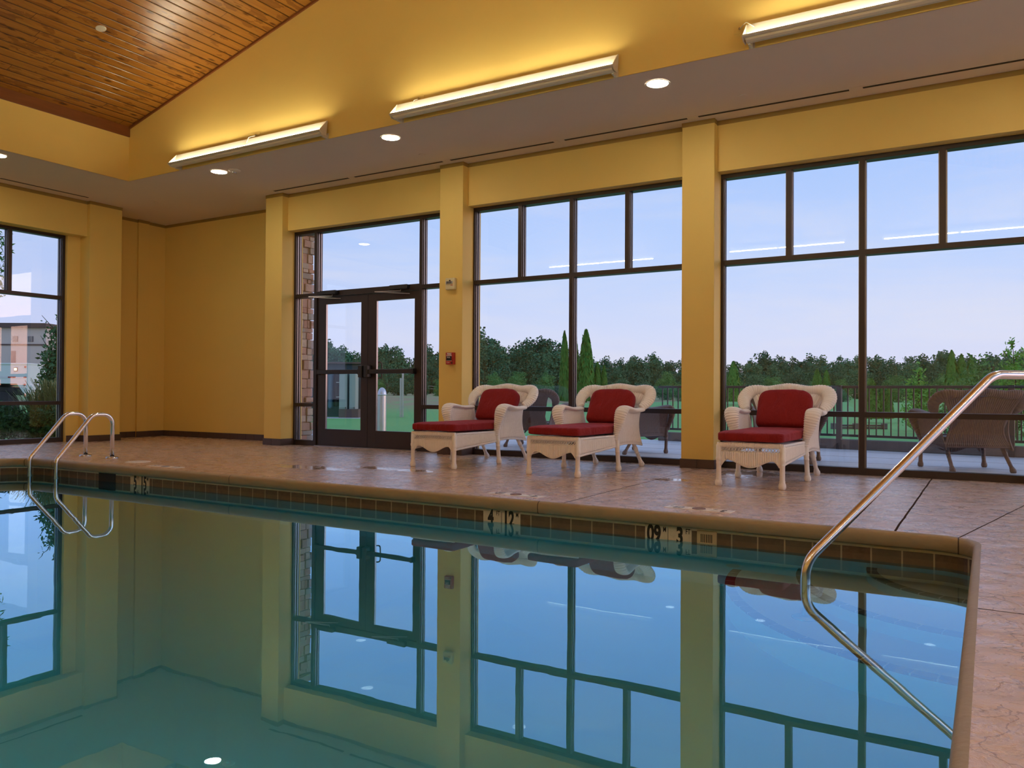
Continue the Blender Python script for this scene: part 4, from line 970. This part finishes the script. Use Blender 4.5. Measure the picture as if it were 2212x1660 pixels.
# arborvitae
def cedar(seed,H=4.,R_=.62,n=2600):
    rg2=random.Random(seed); t=thing('arborvitae','','conifer',(0,0,0)); m=MB(); m.tube([(0,0,-.1),(0,0,H*.5)],.05,8); m.build('trunk',M['bark'],t)
    m=MB()
    for i in range(n):
        z_=rg2.uniform(0.02,1); a=rg2.uniform(0,2*PI); r=R_*(1-z_)**.5*rg2.uniform(.78,1.05)*(.92+.12*math.sin(a*3+seed)); c=Vector((r*math.cos(a),r*math.sin(a),H*z_))
        nn=Vector((math.cos(a+rg2.gauss(0,.6)),math.sin(a+rg2.gauss(0,.6)),.3)).normalized(); tt_=Vector((rg2.gauss(0,.25),rg2.gauss(0,.25),1)); tt_=(tt_-nn*tt_.dot(nn)).normalized(); s_=nn.cross(tt_); L1=.16*rg2.uniform(.7,1.4)
        a_=m.ring([c-tt_*L1,c+s_*L1*.3,c+tt_*L1,c-s_*L1*.3]); m.face((a_,a_+1,a_+2,a_+3))
    m.lathe([(R_*.8*(1-k/12)**.5,H*k/12*.97) for k in range(12)]+[(0.01,H*.96)],seg=12)
    m.build('foliage',M['cedar'],t); return t
ced=cedar(1); first=True
CED=[(1219,45,719,867,19,'tall narrow arborvitae left of the dark mullion beyond the middle chaise'),(1240,46,716,867,20,'tall arborvitae behind the dark mullion of the middle window'),(1266,45,716,867,30,'tall broad arborvitae right of the mullion beyond the middle chaise'),
 (1291,45,784,867,17,'short arborvitae beside the tall ones, the left of two'),(1305,45,791,867,15,'short arborvitae beside the tall ones, the right of two'),
 (1584,40,783,868,25,'dark arborvitae beside the left frame of the right window'),(1765,50,800,866,21,'left one of two small arborvitae above the right-hand chaise'),(1785,50,801,866,17,'right one of two small arborvitae above the right-hand chaise'),
 (1882,25,820,905,28,'arborvitae behind the railing right of the wide mullion'),(1905,25,842,905,15,'small middle arborvitae behind the railing'),(1919,25,840,905,18,'small arborvitae behind the railing, left of the bright shrub'),
 (2056,35,760,872,24,'tall arborvitae left of the handrail bend'),(2077,35,768,872,22,'tall arborvitae crossing the handrail bend'),(2098,35,770,872,20,'dark arborvitae right of the handrail bend')]
for px,D,yt,yb,wd,lab in CED:
    p=at(px,D); hz_=848.9+.0062*(px-1106); zb=.78-(yb-hz_)/FPX*D; zt=.78+(hz_-yt)/FPX*D; sz=(zt-zb)/4.; sxy=(wd/FPX*D/2)/.42
    if first: q=ced; q.location=(p.x,p.y,zb); q.scale=(sxy,sxy,sz); q['label']=lab; q['group']='arborvitae on the lawn'; first=False
    else: q=dup(ced,(p.x,p.y,zb),rg.uniform(0,6),lab,(sxy,sxy,sz))
# leafy young trees and shrubs behind the railing
def shrub(name,label,px,D,blobs,n,size,mat,seed,cat='shrub',base=-.1,asp=1.,up=0,cores=False,stems=()):
    p=at(px,D); t=thing(name,label,cat,(p.x,p.y,base),YAW); m=MB(); leaves(m,blobs,n,size,seed,up,.15 if not cores else .75,asp)
    if cores:
        for b in blobs: core(m,b,.8)
    m.build('foliage',mat,t)
    if stems:
        m=MB()
        for s_ in stems: m.tube(s_[0],s_[1],6)
        m.build('stem',M['bark'],t)
    return t
shrub('young_tree','bright green young tree behind the railing at the wide window',1985,18,[(0,0,.55,.36,.45),(-.05,0,1.05,.26,.35),(.02,0,1.42,.13,.22),(.15,.1,.95,.2,.3)],1500,.085,M['leafbright'],41,'tree',stems=[([(0,0,0),(.0,0,1.4)],.02)])
shrub('shrub','low green shrub behind the railing below the arborvitae',2010,19.5,[(-.25,0,.28,.45,.34),(.35,.1,.35,.5,.42),(.9,.1,.4,.5,.5)],1800,.10,M['leafmid'],42)
shrub('leafy_tree','dense mid green tree behind the railing at the right edge',2140,17,[(-.55,0,.8,.5,.62),(0,.2,1.0,.6,.75),(.5,0,.8,.6,.8),(-.2,.1,1.45,.38,.36),(.9,.1,.9,.5,.9),(1.5,.2,1.,.6,1.),(-.75,-.1,.3,.4,.4),(.1,-.1,.3,.7,.4)],6500,.10,M['leafmid'],43,'tree',stems=[([(0,0,0),(.05,0,1.5)],.03),([(.5,0,0),(.6,.1,1.4)],.03)])
shrub('sapling','airy bright sapling with drooping leaves at the right edge',2192,15,[(-.05,0,1.86,.10,.14),(-.15,0,1.70,.14,.10),(.08,.0,1.62,.18,.14),(-.05,0,1.40,.22,.16),(.2,0,1.2,.26,.2),(-.1,0,1.05,.3,.22)],700,.095,M['leafbright'],44,'tree',asp=.8,stems=[([(.05,0,0),(.03,0,1.0),(-.05,0,1.95)],[.018,.012,.004]),([(.03,0,1.3),(-.2,0,1.72)],.004),([(.03,0,1.2),(.25,0,1.62)],.004)])
# ------------------------------------------------------------------ outside the left window
shrub('crape_myrtle','bushy young tree standing outside the left window beside its right frame',124,16.5,[(.05,0,1.0,.42,.6),(.1,0,1.6,.36,.45),(-.14,0,1.45,.24,.35),(-.18,0,1.0,.2,.4),(-.05,0,2.05,.22,.24),(-.28,0,2.28,.06,.06),(.05,.0,2.42,.12,.12),(-.32,0,1.9,.05,.05),(.4,.1,1.3,.45,.8),(.35,.1,2.1,.3,.4)],7500,.095,M['leafdark'],51,'tree',
  stems=[([(0,0,0),(.02,0,1.2),(-.05,0,2.1),(-.34,0,2.42)],[.03,.02,.012,.004]),([(0,0,1.2),(-.2,0,1.75),(-.36,0,2.0)],[.015,.01,.003]),([(.0,0,1.6),(.06,0,2.5)],[.01,.004])])
p=at(104,14.6); og=thing('ornamental_grass','pale ornamental grass clump outside the left window','grass clump',(p.x,p.y,-.1),YAW)
for k_,(ox,hh) in enumerate(((-.22,1.15),(.0,1.35),(.24,1.3),(.5,1.2))):
    m=MB(); r3=random.Random(60+k_)
    for i in range(240):
        a=r3.uniform(0,2*PI); l=r3.uniform(.6,1)*hh; sp_=r3.uniform(.1,.42); bx_=ox+r3.gauss(0,.05); by_=r3.gauss(0,.05); pts=[]
        dx,dy=math.cos(a),math.sin(a); w=.006
        q=[(bx_+dx*sp_*s_*s_,by_+dy*sp_*s_*s_,l*(s_-.18*s_*s_*s_)) for s_ in (0,.4,.75,1)]
        a_=m.ring([v for c_ in q for v in (Vector(c_)+Vector((-dy*w,dx*w,0)),Vector(c_)-Vector((-dy*w,dx*w,0)))])
        for j in range(3): m.face((a_+2*j,a_+2*j+1,a_+2*j+3,a_+2*j+2))
    m.build('blade_tuft',M['straw'],og)
GC='low shrubs below the left window'
for i,(px,D) in enumerate(((-60,13.2),(-15,13.6),(25,13.1),(62,13.7),(98,13.2),(135,13.6))):
    if i==0: gc=shrub('ground_cover_shrub','low dark green shrub planted outside along the left window',px,D,[(0,0,.25,.34,.30),(.22,.1,.38,.24,.24),(-.2,-.1,.34,.24,.22),(.0,.2,.45,.22,.20)],1500,.075,M['cover'],71); gc['group']=GC
    else: p=at(px,D); dup(gc,(p.x,p.y,-.1),i*1.1,scale=(1,1,.85+.12*(i%3)))
p=at(-120,14.5); t=shrub('overhanging_tree','drooping leafy branches hanging into the top of the left window',-110,14.2,[(.55,0,3.55,.35,.40),(.75,0,3.15,.25,.35),(.86,0,2.75,.16,.26),(.55,0,2.95,.2,.3),(.95,.0,3.55,.16,.2),(.0,.1,3.6,.6,.6),(1.02,0,3.35,.08,.16)],1700,.13,M['leafmid'],81,'tree',asp=.55,stems=[([(-.2,0,0),(-.1,0,2.6),(.4,0,3.6),(.95,0,3.6)],[.08,.06,.03,.008])])
# service truck
p=at(0,24); tr=thing('service_truck','white service truck with red lights parked outside the left window','truck',(p.x,p.y,-.1),YAW); k=24/FPX
def tb(name,pa,pb,y0_,y1_,ya,yb,mat,parent=tr,bev=.01):
    m=MB(); m.box(pa*k,pb*k,y0_,y1_,.88+(856-yb)*k,.88+(856-ya)*k); return m.build(name,mat,parent,bevel=bev)
bd=MB(); z_=lambda y:.88+(856-y)*k
P=[(-260,800),(60,800),(60,866),(53,867),(36,843),(-34,843),(-60,862),(-260,862)]
a=bd.ring([(x*k,0,z_(y)) for x,y in P]); b_=bd.ring([(x*k,1.9,z_(y)) for x,y in P]); bd.face(range(a,a+8)); bd.face(list(range(b_,b_+8))[::-1])
for i in range(8): q=(i+1)%8; bd.face((a+i,b_+i,b_+q,a+q))
bd.build('utility_body',M['truckwhite'],tr,bevel=.01)
tb('roof_lid',-262,61,-.03,1.93,798,801.5,M['truckwhite'])
st=MB()
for i in range(-14,4):
    st.cur=0 if i%2 else 1; st.box(i*17*k,(i*17+17)*k if i<3 else 57*k,-.008,.002,z_(830.5),z_(827.5))
st.build('reflective_stripe',[M['lens'],M['galv']],tr)
for (x_,y_) in ((54.5,806.5),(53.5,845)):
    m=MB(); m.lathe([(2.3*k,0),(2.1*k,.02),(0,.025)],caps=False,seg=16); o=m.build('tail_light',M['lens'],tr,smooth=True); o.matrix_local=T(x_*k,-.002,z_(y_))@RX(PI/2)
m=MB(); m.box(30*k,38*k,-.02,.004,z_(816),z_(807.5)); lm=m.build('lamp_housing',M['ink'],tr,bevel=.01); m=MB(); m.box(31.2*k,36.8*k,-.026,-.018,z_(814.5),z_(809)); m.build('lamp',M['marker'],lm)
for x_ in (0,-220):
    m=MB(); m.lathe([(.40,0),(.42,.05),(.42,.2),(.40,.26)],seg=28); o=m.build('wheel',M['rubber'],tr,smooth=True); o.matrix_local=T(x_*k,.32,.42)@RX(PI/2); m=MB(); m.lathe([(.2,-.01),(.2,.01)],seg=20); h_=m.build('hub',M['galv'],o)
tb('bumper',58,65,.1,1.8,846,862,M['truckwhite']); tb('chassis',-250,50,.3,1.6,850,868,M['ink'])
m=MB(); m.box(-480*k,-265*k,.05,1.85,z_(862),z_(760)); cbn=m.build('cab',M['truckwhite'],tr,bevel=.12); 
# pale building far behind
p=at(40,75); bl=thing('pale_building','pale commercial building with a dark cornice far beyond the truck','building',(p.x,p.y,0),YAW); k2=75/FPX
def bb(name,pa,pb,y0_,y1_,ya,yb,mat,parent=bl):
    m=MB(); m.box((pa-40)*k2,(pb-40)*k2,y0_,y1_,.78+(856-yb)*k2,.78+(856-ya)*k2); return m.build(name,mat,parent)
bb('wall',-260,98,0,8,722,880,M['stucco']); bb('cornice',-264,102,-.35,8.3,712,722,M['timber']); bb('band',-260,98,-.08,0,757,760,M['timber'])
for x_ in (-60,-20,27,60): 
    w_=bb('window',x_,x_+11,-.05,.02,740,752,M['winglass'])
    for j in range(1,4): bb('window_bar',x_+j*2.8-.4,x_+j*2.8+.4,-.09,-.05,740,752,M['stucco'],w_)
bb('doorway',24,33,-.06,.02,772,800,M['winglass'])
# dark hedge line behind truck
S.view_settings.view_transform='Standard'; S.view_settings.look='None'; S.view_settings.exposure=EXPO; S.view_settings.gamma=1; S.view_settings.use_curve_mapping=False
S.cycles.max_bounces=14; S.cycles.diffuse_bounces=5; S.cycles.glossy_bounces=6; S.cycles.transmission_bounces=8; S.cycles.transparent_max_bounces=24
S.cycles.sample_clamp_indirect=6; S.cycles.caustics_reflective=False; S.cycles.caustics_refractive=True; S.cycles.blur_glossy=.3; S.cycles.use_denoising=True
